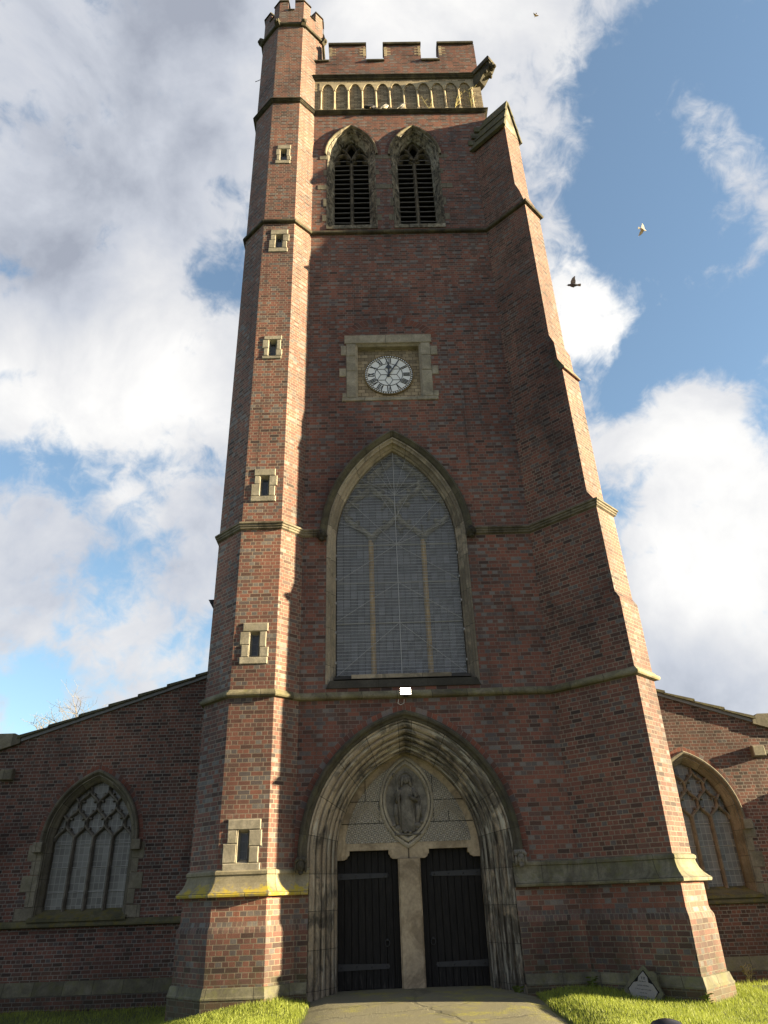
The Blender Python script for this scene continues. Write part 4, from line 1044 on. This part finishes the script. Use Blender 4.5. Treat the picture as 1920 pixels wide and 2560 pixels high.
def gp(l, wv, z): return (XT-.02+DG[0]*l+WG[0]*wv, DG[1]*l+WG[1]*wv, z)
mb.prism([(-.35, 26.06), (.62, 26.20), (.66, 26.10), (.64, 25.98), (-.35, 25.86)], lambda p: gp(p[0], -.22, p[1]), lambda p: gp(p[0], .22, p[1]))
mb.prism([(-.35, 25.87), (.60, 25.97), (.62, 25.80), (.50, 25.62), (.30, 25.55), (.12, 25.36), (-.35, 25.22)], lambda p: gp(p[0], -.15, p[1]), lambda p: gp(p[0], .15, p[1]))
mb.ball(gp(.60, 0, 25.78), .13, .13, .15, 12, 9); mb.ball(gp(.70, 0, 25.70), .07, .07, .06, 9, 7); mb.ball(gp(.68, -.07, 25.83), .035, .035, .035, 7, 5); mb.ball(gp(.68, .07, 25.83), .035, .035, .035, 7, 5)
for s_ in (-1, 1): mb.ball(gp(.5, s_*.15, 25.9), .05, .05, .09, 7, 6); mb.ball(gp(.42, s_*.14, 25.60), .06, .06, .12, 8, 6)
fix_normals(mb.build('gargoyle', M['string_dark'], T))
mb = MB(); mb.box(-XT+.35, XT-.35, .37, YB-.35, 25.9, 26.3); mb.build('tower_roof', M['lead'], T)

# ================================================================== NAVE
N = thing('church_nave', 'low red brick nave behind the tower, sloping gable walls with traceried pointed windows', 'church nave')
NY = 5.0; NWC = 8.05; NC, NZ = .61, 1.43
for sx in (-1, 1):
    XE, ZE = (10.30, 4.03) if sx < 0 else (9.82, 3.95)
    RK = lambda x: ZE+(XE-abs(x))*.328
    cx = sx*NWC+(.02 if sx < 0 else -.35)
    NCX = cx
    mb = MB(); a0, a1 = 3.0, 16.5
    outer = [(3.0, -3.2), (16.5, -3.2), (16.5, 3.30), (XE+.55, ZE-.31), (XE+.06, ZE-.13), (XE, ZE), (3.0, RK(3.0))]
    if sx < 0: outer = [(-x, z) for x, z in reversed(outer)]
    mb.holes(outer, [arch_loop(1.14, NC, NZ, -.30, cx)], lambda p: (p[0], NY, p[1]))
    wl = mb.build('nave_wall', M['brick_nave'], N)
    mb = MB()                               # stepped coping slabs on the rake
    x = XE+.04
    while x > 2.9:
        L_ = min(.78, x-2.9); xa, xb = x, x-L_
        def cz(xx): return RK(xx)
        q = [(xa+.03, cz(xa)+.03), (xb-.02, cz(xb)+.03), (xb-.02, cz(xb)+.07), (xa+.03, cz(xa)+.115)]
        mb = MB(); mb.prism(q, lambda p: (sx*p[0], NY-.12, p[1]), lambda p: (sx*p[0], NY+.5, p[1])); x -= L_; fix_normals(mb.build('coping_slab', M['slate'], wl))
    mb = MB(); mb.prism([(XE+.02, RK(XE+.02)-.06), (2.9, RK(2.9)-.06), (2.9, RK(2.9)+.03), (XE+.02, RK(XE+.02)+.03)], lambda p: (sx*p[0], NY-.06, p[1]), lambda p: (sx*p[0], NY+.4, p[1])); fix_normals(mb.build('verge_stone', M['lead'], wl))
    mb = MB(); mb.prism([(XE-.02, ZE-.10), (XE, ZE+.03), (XE+.16, ZE+.16), (16.6, ZE+.16), (16.6, 3.0), (XE+.60, ZE-.29)], lambda p: (sx*p[0], NY-.10, p[1]), lambda p: (sx*p[0], NY+.6, p[1])); fix_normals(mb.build('kneeler', M['nave_stone'], wl))
    mb = MB(); xk = 10.28 if sx < 0 else 9.56; mb.cbox(*sorted((sx*xk, sx*(xk+.33))), NY-.18, NY+.02, 2.98, 3.25, .02)
    mb.prism([(-.0, 3.16), (-.07, 3.14), (-.08, 3.05), (.0, 3.02)], lambda p: (sx*(xk+.33), NY+p[0], p[1]), lambda p: (sx*16.5, NY+p[0], p[1])); fix_normals(mb.build('eaves_string', M['nave_stone'], wl))
    # window
    wb = MB(); arch_mould(wb, [(1.14, -.004), (1.11, -.004), (1.10, .04), (1.075, .06), (1.08, .09), (1.05, .13), (1.03, .15), (1.0, .20), (1.0, .40)], NC, NZ, -.30, cx, NY, n=16)
    wo = wb.build('nave_window', M['nave_stone'], N)
    hb = MB(); arch_mould(hb, [(1.26, .0), (1.26, -.05), (1.23, -.09), (1.19, -.085), (1.16, -.04), (1.14, .0)], NC, NZ, NZ-.04, cx, NY, n=16); hb.build('hood_mould', M['nave_stone'], wo)
    rg = MB(); arch_mould(rg, [(1.37, .0), (1.37, -.005), (1.26, -.005)], NC, NZ, NZ+.2, cx, NY, n=16); rg.build('arch_ring', M['brick_ring'], wo)
    for s2_ in (-1, 1):
        mb = MB(); mb.cbox(cx+s2_*1.24-.12, cx+s2_*1.24+.12, NY-.16, NY+.02, NZ-.22, NZ+.02, .015); mb.build('hood_stop', M['nave_stone'], wo)
    jq = MB()
    for s2_ in (-1, 1):
        for (z0, z1, e) in ((-.30, -.02, .44), (-.02, .33, .22), (.33, .70, .40), (.70, 1.02, .22), (1.02, 1.40, .36)):
            a, b = sorted((cx+s2_*1.14, cx+s2_*(1.14+e*(1 if s2_ < 0 else .85)))); jq = MB(); jq.cbox(a, b, NY-.012, NY+.05, z0+.004, z1-.004, .008); jq.build('jamb_stone', M['nave_stone'], wo)
    mb = MB(); mb.prism([(-.12, -.33), (-.12, -.27), (.42, -.04), (.42, -.33)], lambda p: (cx-1.20, NY+p[0], p[1]), lambda p: (cx+1.20, NY+p[0], p[1])); fix_normals(mb.build('sill', M['nave_sill'], wo))
    gl = MB(); gl.holes(arch_loop(1.02, NC, NZ, -.1, cx, 16), [], lambda p: (p[0], NY+.34, p[1])); gl.build('glass', M['glass_nave'], wo)
    xs = [-.5, 0, .5]
    for xm in xs:
        mb = MB(); bar(mb, [(cx+xm, -.12), (cx+xm, NZ+.18)], .088, NY+.20, NY+.36); mb.build('mullion', M['tracery'], wo)
    mb = MB(); net_tracery(mb, [-1.0, -.5, 0, .5, 1.0], .5, NZ+.05, .42, .99, NC, NZ, .074, NY+.21, NY+.36, cx, 2.9); mb.build('tracery', M['tracery'], wo)
    bb_ = MB()
    for z in (.30, .86, 1.40): bb_ = MB(); bb_.tube([(cx-.98, NY+.325, z), (cx+.98, NY+.325, z)], .008, 5); bb_.build('saddle_bar', M['guard_bar'], wo)
    # courses
    mb = MB(); a, b = (-16.5, -3.3) if sx < 0 else (3.3, 16.5)
    for pr, nm, mt in (([(0, -.30), (.05, -.315), (.12, -.40), (.12, -.44), (.06, -.46), (0, -.47)], 'sill_string', 'nave_sill'), ([(0, -1.56), (.03, -1.57), (.10, -1.80), (.11, -1.84), (.0, -1.85)], 'plinth_course', 'plinth'), ([(.0, -1.84), (.095, -1.845), (.095, -3.2)], 'base_brickwork', 'brick_nave')):
        mb = MB(); sweep(mb, [(a, NY), (b, NY)], pr); mb.build(nm, M[mt], wl)
    # unseen corner buttress, inferred from and shaped for the wall shadow; side wall
    mb = MB(); poly = [(-.95, -3.2), (-.95, 1.6), (-.55, 2.12), (.05, 2.55), (.05, -3.2)]
    mb.prism(poly, lambda p: (sx*11.05, NY+p[0], p[1]), lambda p: (sx*11.75, NY+p[0], p[1])); fix_normals(mb.build('corner_buttress', M['brick_nave'], N))
    mb = MB(); mb.add([(sx*16.4, NY, -3.2), (sx*16.4, 30, -3.2), (sx*16.4, 30, 3.3), (sx*16.4, NY, 3.3)], [(0, 1, 2, 3)]); mb.build('side_wall', M['brick_nave'], N)
mb = MB()
mb.prism([(-16.5, 3.1), (-10.3, 3.85), (-.25, 7.1), (9.8, 3.78), (16.5, 3.1), (16.5, 2.9), (9.8, 3.55), (-.25, 6.9), (-10.3, 3.6), (-16.5, 2.9)], lambda p: (p[0], NY+.1, p[1]), lambda p: (p[0], 30, p[1])); fix_normals(mb.build('nave_roof', M['slate'], N))

# ================================================================== FLOODLIGHT
F = thing('floodlight', 'small lit rectangular floodlight fixed above the pointed church doorway', 'floodlight')
mb = MB(); mb.box(-.13, .13, -.05, .0, -.10, .10); 
for k in range(6): mb.box(-.12+.045*k, -.105+.045*k, .0, .03, -.09, .09)
hs = mb.build('housing', M['dark_iron'], F)
mb = MB(); mb.box(-.115, .115, -.058, -.049, -.07, .09); mb.build('lamp_panel', M['lamp'], hs)
mb = MB(); mb.box(-.15, -.138, -.01, .10, -.02, .02); mb.box(.138, .15, -.01, .10, -.02, .02); mb.box(-.15, .15, .09, .10, -.02, .02); mb.box(-.05, .05, .03, .24, -.14, -.10); mb.build('bracket', M['dark_iron'], F)
mb = MB(); mb.tube([(-.16, .16, -.20), (-.18, .1, -.30), (-.12, .08, -.34), (-.04, .1, -.30), (-.03, .16, -.2)], .008, 5); mb.build('cable', M['cable'], F)
F.location = (.035, -.27, 3.71); F.rotation_euler = (R(14), 0, 0); F.scale = (.9, .9, .78)

# aerial on the tower roof
A = thing('radio_aerial', 'thin metal mast aerial standing beside the battlemented stair turret', 'aerial')
mb = MB(); mb.tube([(0, 0, 0), (.02, 0, 6.0)], .018, 6); mb.build('mast', M['lead'], A)
mb = MB(); mb.tube([(-.35, 0, 4.9), (.02, 0, 4.9)], .012, 5); mb.tube([(-.30, 0, 3.9), (.02, 0, 3.9)], .02, 5); mb.build('bracket', M['dark_iron'], A)
A.location = (-2.08, 1.35, 26.3)

# ================================================================== GROUND
def sm(a, b, x): t = min(1, max(0, (x-a)/(b-a))); return t*t*(3-2*t)
def pe(y):                                  # half-width edges of the path
    return (-1.93-.06*math.sin(y*1.3), 2.12+.05*math.sin(y*1.7)-.06*sm(0, -4, y))
def gz(x, y):
    z = -1.585-.085*sm(.2, -3, y)-.03*sm(-3, -14, y)
    l, r_ = pe(y); d = max(l-x, x-r_)
    if d > 0:
        z += .075*sm(0, .5, d)
        z -= .16*sm(.4, 3.2, d)
        z -= .47*sm(.0, 4.6, y)*sm(.3, 2.5, d)
        if x < l: z -= .50*sm(1.0, 4.2, d)*(1-sm(0, 4.6, y))
        z += .018*math.sin(x*2.1+1)*math.sin(y*1.7+.5)
    return z
def sheet(name, xs, ys, fz, mat):
    mb = MB(); n = len(xs); vs = [(x, y, fz(x, y)) for y in ys for x in xs]
    fs = [(j*n+i, j*n+i+1, (j+1)*n+i+1, (j+1)*n+i) for j in range(len(ys)-1) for i in range(n-1)]
    mb.add(vs, fs); o = mb.build(name, mat, None, True); o['kind'] = 'structure'; return o
far = lambda a, b, n: [a+(b-a)*(i/n)**2 for i in range(n+1)]
xs = [-v for v in reversed(far(12, 900, 14)[1:])]+list(np.linspace(-12, 12, 97))+far(12, 900, 14)[1:]
ys = [-v for v in reversed(far(15.5, 900, 14)[1:])]+list(np.linspace(-15.5, 8, 95))+far(8, 900, 14)[1:]
def lawn_z(x, y):
    z = gz(x, y); l, r_ = pe(y); d = max(l-x, x-r_)
    return z-.06 if d < .0 else z
lawn = sheet('lawn', xs, ys, lawn_z, M['soil'])
ys2 = list(np.linspace(-30, .95, 125)); mb = MB(); vs = []; fs = []; m_ = 13
for y in ys2:
    l, r_ = pe(y); l += .03*math.sin(y*11)+.02*math.sin(y*23); r_ += .03*math.sin(y*13+1)+.02*math.sin(y*29)
    for i in range(m_):
        x = l+(r_-l)*i/(m_-1); z = gz(x, y)+.004+.03*math.sin(math.pi*i/(m_-1))
        if i in (0, m_-1): z -= .05
        vs.append((x, y, z))
for j in range(len(ys2)-1):
    for i in range(m_-1): fs.append((j*m_+i, j*m_+i+1, (j+1)*m_+i+1, (j+1)*m_+i))
mb.add(vs, fs); po = mb.build('path', M['path'], None, True); po['kind'] = 'structure'

# grass blades
def inside_church(x, y):
    if y > NY-.1: return True
    if (x-OC[0])**2+(y-OC[1])**2 < 1.36**2: return True
    if abs(x) < 3.92 and y > -.2: return True
    dx, dy = x-BX, y; l = dx*DG[0]+dy*DG[1]; ww_ = dx*WG[0]+dy*WG[1]
    return -1 < l < 2.1 and -.2 < ww_ < BW+.2
NB = 0; V_ = []; F_ = []
def blades(n, x0, x1, y0, y1, h):
    global NB
    px = rng.uniform(x0, x1, n); py = rng.uniform(y0, y1, n); hh = rng.uniform(.5, 1.25, n)*h; an = rng.uniform(0, 6.28, n); ln = rng.uniform(.1, .75, n); wd = rng.uniform(.0022, .0042, n)
    for i in range(n):
        x, y = px[i], py[i]; l, r_ = pe(y); d = max(l-x, x-r_)
        if d < -.07+rng.uniform(0, .12) or inside_church(x, y): continue
        z = gz(x, y)-.006; ca, sa = math.cos(an[i]), math.sin(an[i]); H = hh[i]*(.6+.7*(.5+.5*math.sin(x*3.1)*math.sin(y*2.7))); b = len(V_); q = wd[i]
        ex, ey = ca*H*ln[i], sa*H*ln[i]
        V_.extend([(x-sa*q, y+ca*q, z), (x+sa*q, y-ca*q, z), (x+ex*.4+sa*q*.8, y+ey*.4-ca*q*.8, z+H*.6), (x+ex*.4-sa*q*.8, y+ey*.4+ca*q*.8, z+H*.6), (x+ex, y+ey, z+H)])
        F_.extend([(b, b+1, b+2, b+3), (b+3, b+2, b+4)])
blades(26000, -5.2, -1.8, -3.4, .2, .065); blades(38000, 2.0, 6.0, -4.2, .3, .065); blades(16000, -11, -4.0, -.6, 4.95, .08); blades(9000, 5.0, 10.5, -2, 4.95, .09); blades(5000, 6.0, 9.0, -5, -1, .085); blades(4000, -8, -5, -3, 1, .08)
me = bpy.data.meshes.new('grass'); me.from_pydata(V_, [], F_); me.materials.append(M['blade']); go = bpy.data.objects.new('grass', me); COL.objects.link(go)
go['kind'] = 'stuff'; tag(go, 'short bright green grass either side of the path', 'grass')

# ================================================================== SMALL THINGS
# memorial
G = thing('memorial_stone', 'small diamond shaped grey memorial tablet leaning on the base of the diagonal buttress', 'memorial')
mb = MB(); S = .25
out = [(0, S*1.45), (.10, S*1.0)]+[(.16+.11*math.cos(R(a)), .16+.11*math.sin(R(a))) for a in (110, 75, 45, 15, -20)]+[(.30, .03), (S*1.50, -.08), (.30, -.20), (.24, -.45), (-.24, -.45), (-.30, -.20), (-S*1.5, -.08), (-.30, .03)]+[(-.16-.11*math.cos(R(a)), .16+.11*math.sin(R(a))) for a in (-20, 15, 45, 75, 110)]+[(-.10, S)]
mb.prism(out, lambda p: (p[0], -.05, p[1]), lambda p: (p[0], .05, p[1])); blk = fix_normals(mb.build('backing_stone', M['memstone'], G))
def diam(k): return [(0, .245*k), (.085*k, .155*k), (.10*k, .075*k), (.18*k, .055*k), (.275*k, -.06*k), (.19*k, -.20*k), (.06*k, -.23*k), (0, -.30*k), (-.06*k, -.23*k), (-.19*k, -.20*k), (-.275*k, -.06*k), (-.18*k, .055*k), (-.10*k, .075*k), (-.085*k, .155*k)]
dm = [(0, .275), (.30, -.055), (0, -.385), (-.30, -.055)]
mb = MB(); mb.prism(dm, lambda p: (p[0], -.056, p[1]), lambda p: (p[0], -.049, p[1])); fix_normals(mb.build('recess', M['void'], blk))
mb = MB(); mb.prism(diam(1.0), lambda p: (p[0], -.066, p[1]), lambda p: (p[0], -.05, p[1])); tb = fix_normals(mb.build('marble_tablet', M['marble'], blk))
mb = MB()                                   # worn inscription; only TO is readable
for x0, x1, z0, z1 in ((-.040, -.008, .150, .157), (-.028, -.020, .118, .151), (.004, .011, .118, .157), (.029, .036, .118, .157), (.011, .029, .150, .157), (.011, .029, .118, .125)): mb.box(x0, x1, -.068, -.065, z0, z1)
for z, spans, hh_ in ((.075, ((-.07, -.03), (-.018, .05)), .022), (.008, ((-.11, -.015), (.0, .11)), .026), (-.05, ((-.15, -.14), (-.12, -.06), (-.05, -.025), (-.012, .03), (.04, .075), (.085, .10), (.112, .155)), .020), (-.105, ((-.06, -.02), (-.005, .012), (.03, .075)), .020), (-.165, ((-.08, -.01), (.0, .08)), .022)):
    for a, b in spans:
        x = a
        while x < b:
            t_ = rng.uniform(.4, 1.0); mb.box(x, x+.004, -.068, -.0655, z, z+hh_*t_); 
            if rng.uniform() > .4: mb.box(x, min(b, x+.011), -.0685, -.066, z+hh_*.45*t_, z+hh_*.45*t_+.004)
            x += .0125
mb.build('inscription', M['clock_black'], tb)
G.scale = (.88,)*3; G.location = (*bp(1.13, -.36), -1.47); G.rotation_euler = (R(-16), R(4), R(-40))

# bollard near the camera
B = thing('bollard', 'dark round topped bollard standing on the grass beside the path', 'bollard')
mb = MB(); prof = [(.0, .0), (.085, .0), (.085, .78), (.095, .80), (.095, .86), (.088, .88), (.088, 1.04), (.108, 1.06), (.108, 1.085), (.10, 1.115), (.075, 1.14), (.035, 1.152), (.0, 1.155)]
vs = []; fs = []; ns = 28
for r_, z in prof:
    for k in range(ns): vs.append((r_*math.cos(2*math.pi*k/ns), r_*math.sin(2*math.pi*k/ns), z))
for i in range(len(prof)-1):
    for k in range(ns): fs.append((i*ns+k, i*ns+(k+1) % ns, (i+1)*ns+(k+1) % ns, (i+1)*ns+k))
mb.add(vs, fs); mb.build('post', M['bollard'], B, True)
mb = MB(); mb.tube([(.089*math.cos(R(a)), .089*math.sin(R(a)), .95) for a in range(0, 361, 15)], .004, 5); mb.build('band', M['lead'], B)
B.location = (1.035, -10.05, -1.828)

# birds
def bird_mesh(parent, flying, body_m, wing_m, pose=0):
    mb = MB(); pr = [(-.15, .012), (-.12, .035), (-.05, .058), (.02, .066), (.07, .058), (.11, .040), (.135, .034), (.16, .036), (.185, .028), (.20, .012)]
    tilt = 0 if flying else R(32); vs = []; fs = []; n = 12
    for x, r_ in pr:
        for k in range(n):
            q = 2*math.pi*k/n; p = Vector((x, r_*math.cos(q), r_*1.05*math.sin(q)+(.02 if x > .1 else 0)*(1 if not flying else .3))); p = Matrix.Rotation(-tilt, 3, 'Y') @ p; vs.append(p)
    for i in range(len(pr)-1):
        for k in range(n): fs.append((i*n+k, i*n+(k+1) % n, (i+1)*n+(k+1) % n, (i+1)*n+k))
    fs += [tuple(range(n)), tuple(range((len(pr)-1)*n, len(pr)*n))]
    mb.add(vs, fs); Rm = Matrix.Rotation(-tilt, 3, 'Y')
    hp = Rm @ Vector((.205, 0, .0)); mb.tube([hp, hp+Vector((.03, 0, -.008))], [.010, .003], 6)
    bo = fix_normals(mb.build('body', body_m, parent, True))
    mb = MB(); q = [(-.12, -.03), (-.25, -.055 if flying else -.035), (-.265, 0), (-.25, .055 if flying else .035), (-.12, .03)]
    mb.prism(q, lambda p: Rm @ Vector((p[0], p[1], .006)), lambda p: Rm @ Vector((p[0], p[1], -.006))); fix_normals(mb.build('tail', wing_m, parent))
    for s_ in (-1, 1):
        mb = MB()
        if flying:
            ang = R(pose if s_ > 0 else pose*.75); W_ = [(.09, .03), (.10, .14), (.05, .26), (-.03, .34), (-.05, .33), (-.045, .26), (-.075, .16), (-.07, .04)]
            f1 = lambda p, t=.006: (p[0]-.03*p[1], s_*(p[1]*math.cos(ang)), p[1]*math.sin(ang)+t)
            mb.prism(W_, lambda p: f1(p, .007), lambda p: f1(p, -.005))
        else:
            W_ = [(.08, .02), (.06, .05), (-.04, .04), (-.20, .0), (-.06, -.035), (.05, -.03)]
            mb.prism(W_, lambda p: Rm @ Vector((p[0], s_*.060, p[1])), lambda p: Rm @ Vector((p[0], s_*.074*(1 if p[0] > -.1 else .4), p[1])))
        fix_normals(mb.build('wing', wing_m, parent))
    if not flying:
        for s_ in (-1, 1):
            mb = MB(); mb.tube([(-.01, s_*.025, -.05), (-.005, s_*.028, -.115)], .006, 5); mb.tube([(-.02, s_*.028, -.118), (.03, s_*.028, -.118)], .005, 5); mb.build('leg', M['mullion_tan'], parent)
def bird(loc, rot, label, flying, bm_, wm_, pose=0, sc=1.0, cat='pigeon', group=None):
    t = thing('pigeon', label, cat, group=group); bird_mesh(t, flying, M[bm_], M[wm_], pose); t.location = loc; t.rotation_euler = rot; t.scale = (sc,)*3
G1 = 'pigeons flying beside the tower'; G2 = 'pigeons perched on the arcade ledge'
bird((6.73, 3.08, 18.68), (R(12), R(-8), R(172)), 'grey pigeon with raised wings flying in front of the white cloud nearest the tower', True, 'bird_dark', 'bird_grey', 58, 1.0, 'pigeon', G1)
bird((8.76, 1.33, 19.37), (R(-55), R(5), R(20)), 'white bellied pigeon with wings spread flying in blue sky, right of the other', True, 'bird_white', 'bird_white', 25, .68, 'pigeon', G1)
bird((13.5, 15.7, 61.3), (R(20), R(-10), R(100)), 'tiny far off bird high in the sky near the top cloud', True, 'mullion_tan', 'mullion_tan', 30, .8, 'bird', G1)
bird((-.24, -.085, 24.085), (0, R(14), R(12)), 'dark pigeon crouching low on the arcade ledge, leftmost of three', False, 'bird_dark', 'bird_dark', 0, 1.05, 'pigeon', G2)
bird((.25, -.085, 24.085), (0, R(-14), R(30)), 'white fronted pigeon upright on the arcade ledge between two others', False, 'bird_white', 'bird_grey', 0, 1.05, 'pigeon', G2)
bird((.815, -.085, 24.085), (0, R(-14), R(-10)), 'grey and white pigeon on the arcade ledge, rightmost of three', False, 'bird_grey', 'bird_white', 0, 1.05, 'pigeon', G2)

# weeds rooted in the masonry
def weed(name, loc, h, n, label, mat, seed, leaf=False, group=None):
    rg = random.Random(seed); t = thing(name, label, 'weed', group=group); mb = MB(); lf = MB()
    for k in range(n):
        a = rg.uniform(0, 6.28); x, y, z = 0, 0, 0; pts = [(0, 0, 0)]; dx, dy = math.cos(a)*rg.uniform(.05, .35), math.sin(a)*.08
        for i in range(1, 6):
            x += dx*h*.2+rg.uniform(-.02, .02); y += dy*h*.2; z += h*.2*rg.uniform(.7, 1.1); pts.append((x, y, z))
            if rg.random() > .35: 
                sx = rg.choice((-1, 1)); mb.tube([(x, y, z), (x+sx*h*.12, y-.01, z+h*.08), (x+sx*h*.17, y-.01, z+h*.19)], [.005, .004, .003], 4)
            if leaf:
                sx = rg.choice((-1, 1)); lf.add([(x, y, z), (x+sx*.05, y-.02, z+.02), (x+sx*.09, y-.01, z+.015), (x+sx*.05, y+.015, z-.005)], [(0, 1, 2, 3)])
        mb.tube(pts, [.007, .0065, .006, .005, .004, .003], 5)
    mb.build('stem', M[mat], t)
    if leaf: lf.build('foliage', M[mat], t)
    t.location = loc
GW = 'dry weeds rooted on the arcade ledge'
weed('dry_weed', (1.78, -.07, 23.965), .75, 2, 'dry leafless weed on arcade ledge, leftmost of the weeds', 'weed', 1, False, GW)
weed('dry_weed', (2.68, -.07, 23.965), .95, 4, 'tallest branching dry weed on arcade ledge, middle of the weeds', 'weed', 2, False, GW)
weed('dry_weed', (3.26, -.07, 23.965), 1.05, 4, 'dry forked weed in the last arch of the arcade near the tower corner', 'weed', 3, False, GW)
weed('tall_weed', (8.02, 4.80, gz(8.02, 4.8)), .42, 5, 'yellowing weed growing at the foot of the right nave wall', 'weed', 4, True)
weed('tall_weed', (3.05, -.32, gz(3.05, -.32)), .17, 4, 'small green weed at foot of wall left of the memorial tablet', 'weed_green', 5, True)
weed('tall_weed', (4.50, -1.62, gz(4.5, -1.62)), .16, 3, 'thin green weed at foot of the buttress right of the memorial tablet', 'weed_green', 6, True)
weed('tall_weed', (1.80, -.12, gz(1.8, -.12)), .10, 4, 'low green weed beside the right foot of the doorway', 'weed_green', 8, True)
mb = MB(); mb.prism([(0, .07), (.028, .04), (.03, 0), (.012, -.06), (-.01, -.075), (-.006, -.02), (-.025, .02), (-.022, .055)], lambda p: (p[0], 0-.25*abs(p[0]), p[1]), lambda p: (p[0], .004-.25*abs(p[0]), p[1]))
lo = fix_normals(mb.build('fallen_leaf', M['leaf'], None)); lo.location = (1.665, .36, -1.40); lo.rotation_euler = (0, 0, R(-40)); tag(lo, 'small orange leaf stuck on the dark stone of the right door jamb', 'leaf')

# bare tree beyond the nave roof
TR = thing('bare_tree', 'leafless pale branched tree showing above the left nave roof', 'tree')
tb_ = MB(); br = MB(); rt = random.Random(11)
def limb(mb, p, d, L, r_, lev):
    pts = [p]; rr = [r_]; q = Vector(p); dd = Vector(d)
    for i in range(4):
        dd = (dd+Vector((rt.uniform(-.22, .22), rt.uniform(-.22, .22), rt.uniform(-.1, .16)))).normalized(); q = q+dd*L/4; pts.append(tuple(q)); rr.append(r_*(1-.13*(i+1)))
    mb.tube(pts, rr, 6 if lev < 2 else (4 if lev < 4 else 3), False)
    if lev < 7:
        for k in range(4 if lev == 0 else (3 if lev in (1, 2, 3, 4) else 2)):
            ax = Vector((rt.uniform(-1, 1), rt.uniform(-1, 1), rt.uniform(-.3, .7))).normalized(); nd = (dd*.8+ax*.85).normalized(); nd.z = nd.z*.55+.14
            st = Vector(pts[rt.choice((3, 4, 4))]); limb(br, tuple(st), nd.normalized(), L*rt.uniform(.58, .76), r_*.56, lev+1)
limb(tb_, (0, 0, 0), (0, 0, 1), 4.6, .36, 0)
tb_.build('trunk', M['bark'], TR); br.build('crown', M['bark'], TR)
TR.location = (-15.6, 25.0, -2.9); TR.scale = (1.0, 1.0, 1.0)

for o in COL.objects:
    if o.type == 'MESH' and o.parent is None and 'kind' not in o and 'label' not in o: o['label'] = o.name
